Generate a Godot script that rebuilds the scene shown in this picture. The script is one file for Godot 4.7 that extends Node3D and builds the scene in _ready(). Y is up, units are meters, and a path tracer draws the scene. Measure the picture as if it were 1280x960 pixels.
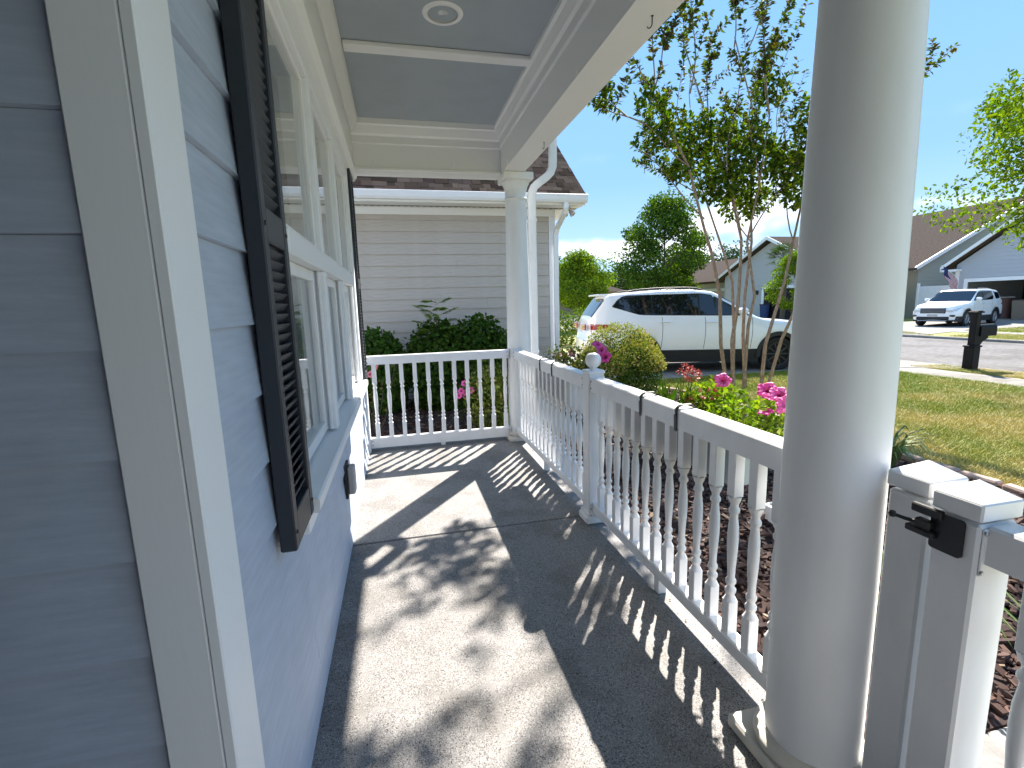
extends Node3D

var rng := RandomNumberGenerator.new()
var names := {}
var mats := {}
var sun_travel := Vector3(-0.625, -1.0, 0.86)

# ---------------------------------------------------------------- mesh builder
class MB:
	var v := PackedVector3Array()
	var n := PackedVector3Array()
	var c := PackedColorArray()
	var col := Color(1, 1, 1)
	func tri(a: Vector3, b: Vector3, d: Vector3) -> void:      # counter-clockwise from outside
		var m := (b - a).cross(d - a).normalized()
		v.append(a); v.append(d); v.append(b)
		n.append(m); n.append(m); n.append(m)
		c.append(col); c.append(col); c.append(col)
	func quad(a: Vector3, b: Vector3, d: Vector3, e: Vector3) -> void:
		tri(a, b, d); tri(a, d, e)
	func face(p: Array, out: Vector3) -> void:
		var m: Vector3 = (p[1] - p[0]).cross(p[2] - p[0])
		if m.length_squared() < 1e-14 and p.size() > 3:
			m = (p[2] - p[0]).cross(p[3] - p[0])
		if m.dot(out) < 0.0:
			p.reverse()
		for i in range(1, p.size() - 1):
			tri(p[0], p[i], p[i + 1])
	func sm(a: Vector3, b: Vector3, d: Vector3, na: Vector3, nb: Vector3, nd: Vector3) -> void:
		v.append(a); v.append(d); v.append(b)
		n.append(na); n.append(nd); n.append(nb)
		c.append(col); c.append(col); c.append(col)
	func box(o: Vector3, s: Vector3, bev := 0.0, bas := Basis.IDENTITY) -> void:
		var h := s * 0.5
		if bev <= 0.0:
			for k in 3:
				var i := (k + 1) % 3
				var j := (k + 2) % 3
				for sg in [-1.0, 1.0]:
					var q := []
					for st in [[-1, -1], [1, -1], [1, 1], [-1, 1]]:
						var p := Vector3.ZERO
						p[k] = h[k] * sg; p[i] = h[i] * st[0]; p[j] = h[j] * st[1]
						q.append(o + bas * p)
					var out := Vector3.ZERO
					out[k] = sg
					face(q, bas * out)
			return
		var b := minf(bev, minf(h.x, minf(h.y, h.z)) * 0.9)
		for k in 3:
			var i := (k + 1) % 3
			var j := (k + 2) % 3
			for sg in [-1.0, 1.0]:
				var q := []
				for st in [[-1, -1], [1, -1], [1, 1], [-1, 1]]:
					var p := Vector3.ZERO
					p[k] = h[k] * sg; p[i] = (h[i] - b) * st[0]; p[j] = (h[j] - b) * st[1]
					q.append(o + bas * p)
				var out := Vector3.ZERO
				out[k] = sg
				face(q, bas * out)
				for sj in [-1.0, 1.0]:
					var e := []
					for w in [[0, -1], [0, 1], [1, 1], [1, -1]]:
						var p := Vector3.ZERO
						p[k] = sg * (h[k] if w[0] == 0 else h[k] - b)
						p[i] = sj * (h[i] - b if w[0] == 0 else h[i])
						p[j] = w[1] * (h[j] - b)
						e.append(o + bas * p)
					var eo := Vector3.ZERO
					eo[k] = sg; eo[i] = sj
					face(e, bas * eo)
		for sx in [-1.0, 1.0]:
			for sy in [-1.0, 1.0]:
				for sz in [-1.0, 1.0]:
					var g := Vector3(sx, sy, sz)
					face([o + bas * (g * Vector3(h.x, h.y - b, h.z - b)), o + bas * (g * Vector3(h.x - b, h.y, h.z - b)), o + bas * (g * Vector3(h.x - b, h.y - b, h.z))], bas * g)
	func span(a: Vector3, b: Vector3, bev := 0.0) -> void:     # box between two corners
		box((a + b) * 0.5, (b - a).abs(), bev)
	func lathe(prof: Array, o := Vector3.ZERO, seg := 16, axis := Basis.IDENTITY, caps := true) -> void:
		# prof: Vector2(radius, height) from bottom to top
		var cnt := prof.size()
		var nn := []
		for i in cnt:
			var a: Vector2 = prof[maxi(i - 1, 0)]
			var b: Vector2 = prof[mini(i + 1, cnt - 1)]
			var d := (b - a).normalized()
			nn.append(Vector2(d.y, -d.x))
		for i in cnt - 1:
			var p: Vector2 = prof[i]
			var q: Vector2 = prof[i + 1]
			var d := (q - p).normalized()
			var fl := Vector2(d.y, -d.x)
			var np: Vector2 = nn[i] if fl.dot(nn[i]) > 0.8 else fl
			var nq: Vector2 = nn[i + 1] if fl.dot(nn[i + 1]) > 0.8 else fl
			for k in seg:
				var t0 := TAU * k / seg
				var t1 := TAU * (k + 1) / seg
				var c0 := cos(t0); var s0 := sin(t0); var c1 := cos(t1); var s1 := sin(t1)
				var a0 := o + axis * Vector3(p.x * c0, p.y, p.x * s0)
				var a1 := o + axis * Vector3(p.x * c1, p.y, p.x * s1)
				var b0 := o + axis * Vector3(q.x * c0, q.y, q.x * s0)
				var b1 := o + axis * Vector3(q.x * c1, q.y, q.x * s1)
				var na0 := axis * Vector3(np.x * c0, np.y, np.x * s0)
				var na1 := axis * Vector3(np.x * c1, np.y, np.x * s1)
				var nb0 := axis * Vector3(nq.x * c0, nq.y, nq.x * s0)
				var nb1 := axis * Vector3(nq.x * c1, nq.y, nq.x * s1)
				if p.x > 1e-6:
					sm(a0, b0, a1, na0, nb0, na1)
				if q.x > 1e-6:
					sm(a1, b0, b1, na1, nb0, nb1)
		if caps:
			for e in [0, cnt - 1]:
				var p: Vector2 = prof[e]
				if p.x > 1e-5:
					var out := axis * Vector3(0, -1.0 if e == 0 else 1.0, 0)
					var q := []
					for k in seg:
						q.append(o + axis * Vector3(p.x * cos(TAU * k / seg), p.y, p.x * sin(TAU * k / seg)))
					face(q, out)
	func sweep(path: Array, prof: PackedVector2Array, scales := [], smooth := true, side := Vector3.ZERO) -> void:
		var cnt := path.size()
		var m := prof.size()
		var rings := []
		var norms := []
		var prev := Vector3.ZERO
		for i in cnt:
			var t: Vector3 = (path[mini(i + 1, cnt - 1)] - path[maxi(i - 1, 0)]).normalized()
			var u: Vector3
			if side != Vector3.ZERO:
				u = (side - t * side.dot(t)).normalized()
			elif i == 0:
				u = t.cross(Vector3.UP if absf(t.y) < 0.9 else Vector3.RIGHT).normalized()
			else:
				u = (prev - t * prev.dot(t)).normalized()
			prev = u
			var w := t.cross(u)
			var sc: float = scales[i] if scales.size() > 0 else 1.0
			var r := []
			var rn := []
			for k in m:
				r.append(path[i] + (u * prof[k].x + w * prof[k].y) * sc)
				rn.append((u * prof[k].x + w * prof[k].y).normalized())
			rings.append(r); norms.append(rn)
		for i in cnt - 1:
			for k in m:
				var l := (k + 1) % m
				var a: Vector3 = rings[i][k]; var b: Vector3 = rings[i][l]
				var d: Vector3 = rings[i + 1][l]; var e: Vector3 = rings[i + 1][k]
				if smooth:
					sm(a, b, d, norms[i][k], norms[i][l], norms[i + 1][l])
					sm(a, d, e, norms[i][k], norms[i + 1][l], norms[i + 1][k])
				else:
					face([a, b, d, e], (a + d) * 0.5 - (path[i] + path[i + 1]) * 0.5)
		face(rings[0].duplicate(), path[0] - path[1])
		face(rings[cnt - 1].duplicate(), path[cnt - 1] - path[cnt - 2])
	func tube(path: Array, r0: float, r1: float, seg := 8) -> void:
		var pr := PackedVector2Array()
		for k in seg:
			pr.append(Vector2(cos(TAU * k / seg), sin(TAU * k / seg)))
		var sc := []
		for i in path.size():
			sc.append(lerpf(r0, r1, float(i) / maxf(1.0, path.size() - 1)))
		sweep(path, pr, sc)
	func prism(poly: PackedVector2Array, a: float, b: float, axis: int) -> void:
		# axis 2: poly is (x, y) extruded in z; axis 0: poly is (z, y) extruded in x; axis 1: poly is (x, z) extruded in y
		var at := func(p: Vector2, t: float) -> Vector3:
			return Vector3(p.x, p.y, t) if axis == 2 else (Vector3(t, p.y, p.x) if axis == 0 else Vector3(p.x, t, p.y))
		var m := poly.size()
		var area := 0.0
		for i in m:
			area += poly[i].cross(poly[(i + 1) % m])
		for i in m:
			var p := poly[i]
			var q := poly[(i + 1) % m]
			var d := (q - p)
			var o2 := Vector2(d.y, -d.x) * signf(area)
			var o3: Vector3 = at.call(o2, 0.0)
			face([at.call(p, a), at.call(q, a), at.call(q, b), at.call(p, b)], o3)
		var idx := Geometry2D.triangulate_polygon(poly)
		for i in range(0, idx.size(), 3):
			for e in [[a, a - b], [b, b - a]]:
				face([at.call(poly[idx[i]], e[0]), at.call(poly[idx[i + 1]], e[0]), at.call(poly[idx[i + 2]], e[0])], at.call(Vector2.ZERO, e[1]))
	func leaf(p: Vector3, dir: Vector3, nrm: Vector3, ln: float, wd: float) -> void:
		var s := dir.cross(nrm).normalized() * wd * 0.5
		var mid := p + dir * ln * 0.45
		var up := nrm * wd * 0.18
		var tip := p + dir * ln
		tri(p, mid + s + up, tip)
		tri(p, tip, mid - s + up)
	func commit() -> ArrayMesh:
		var a := []
		a.resize(Mesh.ARRAY_MAX)
		a[Mesh.ARRAY_VERTEX] = v
		a[Mesh.ARRAY_NORMAL] = n
		a[Mesh.ARRAY_COLOR] = c
		var m := ArrayMesh.new()
		m.add_surface_from_arrays(Mesh.PRIMITIVE_TRIANGLES, a)
		return m

# ---------------------------------------------------------------- scene helpers
func uniq(parent: Node, called: String) -> String:
	var key := str(parent.get_instance_id()) + "/" + called
	var k: int = names.get(key, 0)
	names[key] = k + 1
	return called if k == 0 else "%s_%03d" % [called, k]

func part(parent: Node, called: String, mesh, mat: Material, at := Vector3.ZERO) -> MeshInstance3D:
	var o := MeshInstance3D.new()
	o.mesh = mesh.commit() if mesh is MB else mesh
	o.material_override = mat
	o.name = uniq(parent, called)
	o.position = at
	o.cast_shadow = GeometryInstance3D.SHADOW_CASTING_SETTING_ON
	parent.add_child(o, true)
	return o

func thing(called: String, label: String, category: String, at := Vector3.ZERO, turn := 0.0, group := "") -> Node3D:
	var o := Node3D.new()
	o.name = uniq(self, called)
	o.position = at
	o.rotation.y = turn
	add_child(o, true)
	return tag(o, label, category, group)

func tag(o: Node3D, label: String, category: String, group := "") -> Node3D:
	o.set_meta("label", label)
	o.set_meta("category", category)
	if group != "":
		o.set_meta("group", group)
	return o

func struct(called: String, mesh, mat: Material, label := "") -> MeshInstance3D:
	var o := part(self, called, mesh, mat)
	o.set_meta("kind", "structure")
	if label != "":
		o.set_meta("label", label)
	return o

func dup(src: Node3D, called: String, label: String, at: Vector3, turn := 0.0) -> Node3D:
	var o: Node3D = src.duplicate()
	o.name = uniq(self, called)
	add_child(o, true)
	o.position = at
	o.rotation.y = turn
	o.set_meta("label", label)
	return o

func lin(c: Color) -> Color:
	return c.srgb_to_linear()

# linear base colour -> material
func mat(key: String, r: float, g: float, b: float, rough: float, o := {}) -> StandardMaterial3D:
	if mats.has(key):
		return mats[key]
	var m := StandardMaterial3D.new()
	m.albedo_color = Color(r, g, b).linear_to_srgb()
	m.roughness = rough
	m.metallic = o.get("metal", 0.0)
	if o.get("vc", false):
		m.vertex_color_use_as_albedo = true
		m.albedo_color = Color(1, 1, 1)
	if o.has("backlight"):
		m.backlight_enabled = true
		m.backlight = o.backlight
	if o.has("coat"):
		m.clearcoat_enabled = true
		m.clearcoat = o.coat
		m.clearcoat_roughness = 0.05
	if o.has("spec"):
		m.metallic_specular = o.spec
	if o.has("normal"):
		m.normal_enabled = true
		m.normal_texture = o.normal
		m.normal_scale = o.get("nscale", 0.5)
	if o.has("tex"):
		m.albedo_texture = o.tex
		m.albedo_color = o.get("tint", Color(1, 1, 1))
	if o.has("scale"):
		m.uv1_triplanar = true
		m.uv1_world_triplanar = true
		m.uv1_scale = o.scale
	if o.has("stain"):      # broad uneven weathering over the fine pattern
		m.detail_enabled = true
		m.detail_blend_mode = BaseMaterial3D.BLEND_MODE_MUL
		m.detail_albedo = o.stain
		m.detail_uv_layer = BaseMaterial3D.DETAIL_UV_2
		m.uv2_triplanar = true
		m.uv2_world_triplanar = true
		m.uv2_scale = o.sscale
	m.cull_mode = BaseMaterial3D.CULL_DISABLED
	mats[key] = m
	return m

func noise_tex(kind: int, freq: float, size := 512, ramp: Gradient = null, as_normal := false, bump := 4.0, oct := 4, sd := 1) -> NoiseTexture2D:
	var f := FastNoiseLite.new()
	f.noise_type = kind
	f.frequency = freq
	f.seed = sd
	f.fractal_octaves = oct
	if kind == FastNoiseLite.TYPE_CELLULAR:
		f.cellular_return_type = FastNoiseLite.RETURN_CELL_VALUE
		f.fractal_type = FastNoiseLite.FRACTAL_NONE
	var t := NoiseTexture2D.new()
	t.width = size; t.height = size
	t.seamless = true
	t.noise = f
	if ramp != null:
		t.color_ramp = ramp
	if as_normal:
		t.as_normal_map = true
		t.bump_strength = bump
	return t

func ramp(stops: Array) -> Gradient:    # [offset, linear r, g, b]
	var g := Gradient.new()
	var off := PackedFloat32Array()
	var cs := PackedColorArray()
	for s in stops:
		off.append(s[0]); cs.append(Color(s[1], s[2], s[3]).linear_to_srgb())
	g.offsets = off; g.colors = cs
	return g

func rv(s := 1.0) -> Vector3:
	return Vector3(rng.randf_range(-1, 1), rng.randf_range(-1, 1), rng.randf_range(-1, 1)) * s

func rdir() -> Vector3:
	var z := rng.randf_range(-1, 1)
	var a := rng.randf() * TAU
	var r := sqrt(1.0 - z * z)
	return Vector3(r * cos(a), z, r * sin(a))

func vary(c: Color, s: float) -> Color:
	var k := 1.0 + rng.randf_range(-s, s)
	return Color(c.r * k * (1.0 + rng.randf_range(-s, s) * 0.3), c.g * k, c.b * k)

# leaves scattered through an uneven ellipsoid
func leaf_cloud(m: MB, o: Vector3, r: Vector3, cnt: int, ln: float, wd: float, cols: Array, shell := 0.55, droop := 0.2) -> void:
	var bumps := []
	for i in 9:
		bumps.append([rdir(), rng.randf_range(-0.22, 0.24)])
	for i in cnt:
		var d := rdir()
		var k := 1.0
		for b in bumps:
			k += b[1] * pow(maxf(0.0, d.dot(b[0])), 3.0)
		var rad := k * pow(rng.randf_range(pow(shell, 3.0), 1.0), 1.0 / 3.0)
		var p := o + d * r * rad
		var out := (d + rdir() * 0.9).normalized()
		var dir := (out.cross(rdir()).normalized() + d * 0.5 + Vector3(0, -droop, 0)).normalized()
		m.col = vary(cols[rng.randi() % cols.size()], 0.25)
		m.leaf(p, dir, out, ln * rng.randf_range(0.7, 1.25), wd * rng.randf_range(0.7, 1.2))

# limb: curved tapered tube; returns its points
func limb(m: MB, a: Vector3, b: Vector3, r0: float, r1: float, bend := 0.08, steps := 6, seg := 7) -> Array:
	var pts := []
	var off := rv(bend * (b - a).length())
	var off2 := rv(bend * 0.5 * (b - a).length())
	for i in steps + 1:
		var t := float(i) / steps
		pts.append(a.lerp(b, t) + off * sin(t * PI) + off2 * sin(t * TAU))
	m.tube(pts, r0, r1, seg)
	return pts

func ground_y(x: float) -> float:
	if x < 8.5:
		return -0.10
	if x < 12.0:
		return lerpf(-0.10, -0.17, (x - 8.5) / 3.5)
	return -0.17

# ================================================================ scene
func _ready() -> void:
	rng.seed = 20240611
	setup_view()
	setup_materials()
	build_ground()
	build_house()
	build_garage()
	build_porch_floor()
	build_rails()
	build_gate()
	build_far_houses()
	build_cars()
	build_trees()
	build_plants()
	build_small()

func setup_view() -> void:
	var cam := Camera3D.new()
	cam.name = "camera"
	cam.fov = 76.9
	cam.near = 0.05
	cam.far = 2000.0
	cam.transform = Transform3D(Basis(Vector3(0.973123, -0.027416, 0.228648), Vector3(0.063145, 0.986599, -0.150448), Vector3(-0.221459, 0.160842, 0.961814)).orthonormalized(), Vector3(0, 1.45, 0))
	add_child(cam)
	cam.current = true
	var sky_mat := PanoramaSkyMaterial.new()
	sky_mat.panorama = sky_image()
	sky_mat.energy_multiplier = 0.63
	var sky := Sky.new()
	sky.sky_material = sky_mat
	var env := Environment.new()
	env.background_mode = Environment.BG_SKY
	env.sky = sky
	env.tonemap_mode = Environment.TONE_MAPPER_LINEAR
	env.tonemap_exposure = 3.2
	env.sdfgi_enabled = true
	env.ssao_enabled = true
	env.ssil_enabled = true
	var we := WorldEnvironment.new()
	we.name = "world_environment"
	we.environment = env
	add_child(we)
	var sun := DirectionalLight3D.new()
	sun.name = "sun"
	sun.light_energy = 1.6
	sun.light_color = Color(1.0, 0.965, 0.92)
	sun.light_angular_distance = 0.5
	sun.shadow_enabled = true
	sun.basis = Basis.looking_at(sun_travel.normalized(), Vector3.UP)
	add_child(sun)

func sky_image() -> ImageTexture:
	var w := 1024
	var h := 512
	var img := Image.create(w, h, false, Image.FORMAT_RGBF)
	var f := FastNoiseLite.new()
	f.seed = 11
	f.noise_type = FastNoiseLite.TYPE_SIMPLEX_SMOOTH
	f.frequency = 1.0
	f.fractal_octaves = 5
	var sd := -sun_travel.normalized()
	var zen := Color(0.105, 0.285, 0.60)
	var midc := Color(0.20, 0.375, 0.625)
	var hor := Color(0.44, 0.60, 0.69)
	for y in h:
		var up := (0.5 - (y + 0.5) / h) * PI
		var sy := sin(up)
		var cy := cos(up)
		for x in w:
			var az := ((x + 0.5) / w - 0.5) * TAU
			var d := Vector3(sin(az) * cy, sy, -cos(az) * cy)
			var e := clampf(sy, 0.0, 1.0)
			var c := midc.lerp(zen, clampf((e - 0.22) / 0.6, 0, 1)) if e > 0.22 else hor.lerp(midc, pow(e / 0.22, 0.75))
			var g := pow(maxf(0.0, d.dot(sd)), 6.0) * 0.22
			c = Color(c.r + g, c.g + g, c.b + g * 0.95)
			if sy > 0.0:
				var q := f.get_noise_3d(d.x * 2.6 + 0.6, d.y * 8.0, d.z * 2.6 + 2.2) + 0.35 * f.get_noise_3d(d.x * 9.0, d.y * 24.0, d.z * 9.0)
				var low := exp(-pow((sy - 0.10) / 0.10, 2.0))
				var cl := smoothstep(0.0, 0.42, q - 0.10 + 0.34 * low - 0.2) * low
				c = c.lerp(Color(0.92, 0.94, 0.95), clampf(cl, 0.0, 0.92))
			img.set_pixel(x, y, c)
	return ImageTexture.create_from_image(img)

func setup_materials() -> void:
	var grain := noise_tex(FastNoiseLite.TYPE_SIMPLEX_SMOOTH, 0.02, 512, null, true, 3.0, 4, 3)
	var fine := noise_tex(FastNoiseLite.TYPE_SIMPLEX_SMOOTH, 0.06, 512, null, true, 2.0, 3, 5)
	var st1 := noise_tex(FastNoiseLite.TYPE_SIMPLEX_SMOOTH, 0.012, 512, ramp([[0.25, 0.78, 0.77, 0.75], [0.5, 0.96, 0.96, 0.955], [0.8, 1.0, 1.0, 1.0]]), false, 1, 6, 61)
	var st2 := noise_tex(FastNoiseLite.TYPE_SIMPLEX_SMOOTH, 0.010, 512, ramp([[0.2, 0.955, 0.955, 0.95], [0.6, 1.0, 1.0, 1.0]]), false, 1, 6, 62)
	mat("vinyl", 0.85, 0.855, 0.86, 0.32, {"normal": fine, "nscale": 0.06, "scale": Vector3(3, 3, 3), "stain": st2, "sscale": Vector3(1.3, 0.5, 1.3)})
	mat("trim", 0.83, 0.85, 0.87, 0.5, {"normal": grain, "nscale": 0.12, "scale": Vector3(4, 0.6, 4)})
	mat("trim_h", 0.84, 0.84, 0.84, 0.5, {"normal": grain, "nscale": 0.08, "scale": Vector3(1, 5, 1)})
	var board_tint := noise_tex(FastNoiseLite.TYPE_SIMPLEX_SMOOTH, 0.008, 512, ramp([[0.15, 0.43, 0.50, 0.615], [0.85, 0.50, 0.565, 0.68]]), false, 1, 4, 8)
	mat("siding", 0.35, 0.38, 0.42, 0.6, {"normal": grain, "nscale": 0.22, "tex": board_tint, "scale": Vector3(1.1, 14.0, 1.1), "stain": st2, "sscale": Vector3(0.7, 0.7, 0.7)})
	var tan_tint := noise_tex(FastNoiseLite.TYPE_SIMPLEX_SMOOTH, 0.008, 512, ramp([[0.2, 0.46, 0.415, 0.37], [0.8, 0.52, 0.475, 0.425]]), false, 1, 4, 9)
	mat("siding_tan", 0.4, 0.38, 0.36, 0.65, {"normal": grain, "nscale": 0.2, "tex": tan_tint, "scale": Vector3(0.9, 9.0, 0.9)})
	mat("ceiling", 0.38, 0.425, 0.47, 0.7, {"normal": fine, "nscale": 0.08, "scale": Vector3(2, 2, 2), "stain": st2, "sscale": Vector3(0.5, 0.5, 0.5)})
	mat("column", 0.84, 0.84, 0.83, 0.45, {"normal": fine, "nscale": 0.14, "scale": Vector3(5, 5, 5), "stain": st2, "sscale": Vector3(1.6, 0.45, 1.6)})
	mat("column_base", 0.62, 0.59, 0.52, 0.5, {"normal": fine, "nscale": 0.1, "scale": Vector3(4, 4, 4)})
	mat("shutter", 0.022, 0.027, 0.035, 0.45, {"normal": grain, "nscale": 0.1, "scale": Vector3(3, 1, 3)})
	mat("black_metal", 0.012, 0.012, 0.013, 0.45)
	mat("steel", 0.55, 0.55, 0.56, 0.3, {"metal": 1.0})
	mat("interior", 0.30, 0.29, 0.27, 0.9)
	mat("seal", 0.03, 0.03, 0.03, 0.7)
	var pane := mat("pane", 0.75, 0.82, 0.8, 0.02, {"spec": 0.9})
	pane.transparency = BaseMaterial3D.TRANSPARENCY_ALPHA
	pane.albedo_color = Color(0.75, 0.82, 0.8, 0.12)
	# porch floor: exposed aggregate
	var agg := noise_tex(FastNoiseLite.TYPE_CELLULAR, 0.16, 1024, ramp([[0.0, 0.025, 0.024, 0.024], [0.10, 0.10, 0.095, 0.092], [0.22, 0.215, 0.209, 0.205], [0.55, 0.245, 0.239, 0.234], [0.80, 0.285, 0.278, 0.272], [0.92, 0.46, 0.45, 0.445], [1.0, 0.17, 0.155, 0.145]]), false, 1, 1, 21)
	var aggn := noise_tex(FastNoiseLite.TYPE_CELLULAR, 0.16, 1024, null, true, 1.6, 1, 21)
	mat("aggregate", 0.5, 0.5, 0.5, 0.75, {"tex": agg, "normal": aggn, "nscale": 0.35, "scale": Vector3(2.1, 2.1, 2.1), "stain": st1, "sscale": Vector3(0.42, 0.42, 0.42)})
	mat("concrete_edge", 0.32, 0.29, 0.235, 0.8, {"normal": fine, "nscale": 0.4, "scale": Vector3(3, 3, 3)})
	var conc := noise_tex(FastNoiseLite.TYPE_SIMPLEX_SMOOTH, 0.012, 512, ramp([[0.2, 0.235, 0.225, 0.21], [0.8, 0.31, 0.298, 0.28]]), false, 1, 5, 31)
	mat("concrete", 0.46, 0.45, 0.42, 0.9, {"spec": 0.2, "tex": conc, "normal": fine, "nscale": 0.4, "scale": Vector3(0.7, 0.7, 0.7), "stain": st1, "sscale": Vector3(0.13, 0.13, 0.13)})
	var asph := noise_tex(FastNoiseLite.TYPE_SIMPLEX_SMOOTH, 0.02, 512, ramp([[0.2, 0.155, 0.149, 0.146], [0.8, 0.21, 0.203, 0.199]]), false, 1, 5, 32)
	mat("asphalt", 0.25, 0.24, 0.23, 0.95, {"spec": 0.15, "tex": asph, "normal": fine, "nscale": 0.6, "scale": Vector3(0.5, 0.5, 0.5), "stain": st1, "sscale": Vector3(0.07, 0.07, 0.07)})
	var lawn := noise_tex(FastNoiseLite.TYPE_SIMPLEX_SMOOTH, 0.02, 512, ramp([[0.25, 0.16, 0.19, 0.02], [0.6, 0.28, 0.255, 0.08], [0.85, 0.36, 0.31, 0.13]]), false, 1, 5, 33)
	mat("lawn", 0.12, 0.14, 0.03, 0.95, {"tex": lawn, "scale": Vector3(0.35, 0.35, 0.35)})
	var mul := noise_tex(FastNoiseLite.TYPE_CELLULAR, 0.05, 512, ramp([[0.0, 0.012, 0.006, 0.005], [0.6, 0.035, 0.016, 0.012], [1.0, 0.07, 0.035, 0.026]]), false, 1, 1, 34)
	mat("mulch_base", 0.03, 0.015, 0.012, 0.95, {"tex": mul, "scale": Vector3(2, 2, 2)})
	mat("chips", 1, 1, 1, 0.9, {"vc": true})
	mat("leaf", 1, 1, 1, 0.7, {"vc": true, "spec": 0.2, "backlight": Color(0.80, 0.88, 0.22)})
	mat("leaf_matte", 1, 1, 1, 0.8, {"vc": true, "spec": 0.15, "backlight": Color(0.5, 0.6, 0.16)})
	mat("grass", 1, 1, 1, 0.7, {"vc": true, "backlight": Color(0.26, 0.30, 0.05)})
	mat("petal", 1, 1, 1, 0.6, {"vc": true, "backlight": Color(0.35, 0.08, 0.18)})
	var bark := noise_tex(FastNoiseLite.TYPE_SIMPLEX_SMOOTH, 0.02, 512, ramp([[0.25, 0.20, 0.13, 0.085], [0.6, 0.32, 0.22, 0.15], [0.85, 0.42, 0.33, 0.25]]), false, 1, 4, 41)
	mat("myrtle_bark", 0.3, 0.2, 0.14, 0.7, {"tex": bark, "scale": Vector3(3, 0.8, 3)})
	mat("bark", 0.10, 0.08, 0.06, 0.9)
	mat("shingle", 1, 1, 1, 1.0, {"vc": true, "spec": 0.05})
	var farsh := noise_tex(FastNoiseLite.TYPE_SIMPLEX_SMOOTH, 0.03, 512, ramp([[0.2, 0.058, 0.047, 0.040], [0.8, 0.105, 0.086, 0.074]]), false, 1, 4, 42)
	mat("far_shingle", 0.16, 0.12, 0.1, 1.0, {"spec": 0.05, "tex": farsh, "scale": Vector3(0.4, 1.5, 0.4)})
	mat("edging", 0.40, 0.28, 0.22, 0.9, {"normal": fine, "nscale": 0.6, "scale": Vector3(6, 6, 6)})
	mat("dark", 0.01, 0.01, 0.012, 0.9)
	mat("car_white", 0.84, 0.85, 0.87, 0.28, {"coat": 0.8})
	mat("car_glass", 0.008, 0.010, 0.013, 0.04, {"spec": 0.6})
	mat("car_black", 0.015, 0.015, 0.017, 0.6)
	mat("tyre", 0.012, 0.012, 0.012, 0.85)
	mat("rim", 0.42, 0.42, 0.44, 0.3, {"metal": 0.8})
	mat("rim_dark", 0.06, 0.06, 0.065, 0.35, {"metal": 0.6})
	mat("chrome", 0.75, 0.75, 0.77, 0.12, {"metal": 1.0})
	mat("tail_red", 0.28, 0.02, 0.015, 0.15, {"coat": 1.0})
	mat("lamp_clear", 0.55, 0.57, 0.6, 0.12, {"coat": 1.0})

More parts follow.
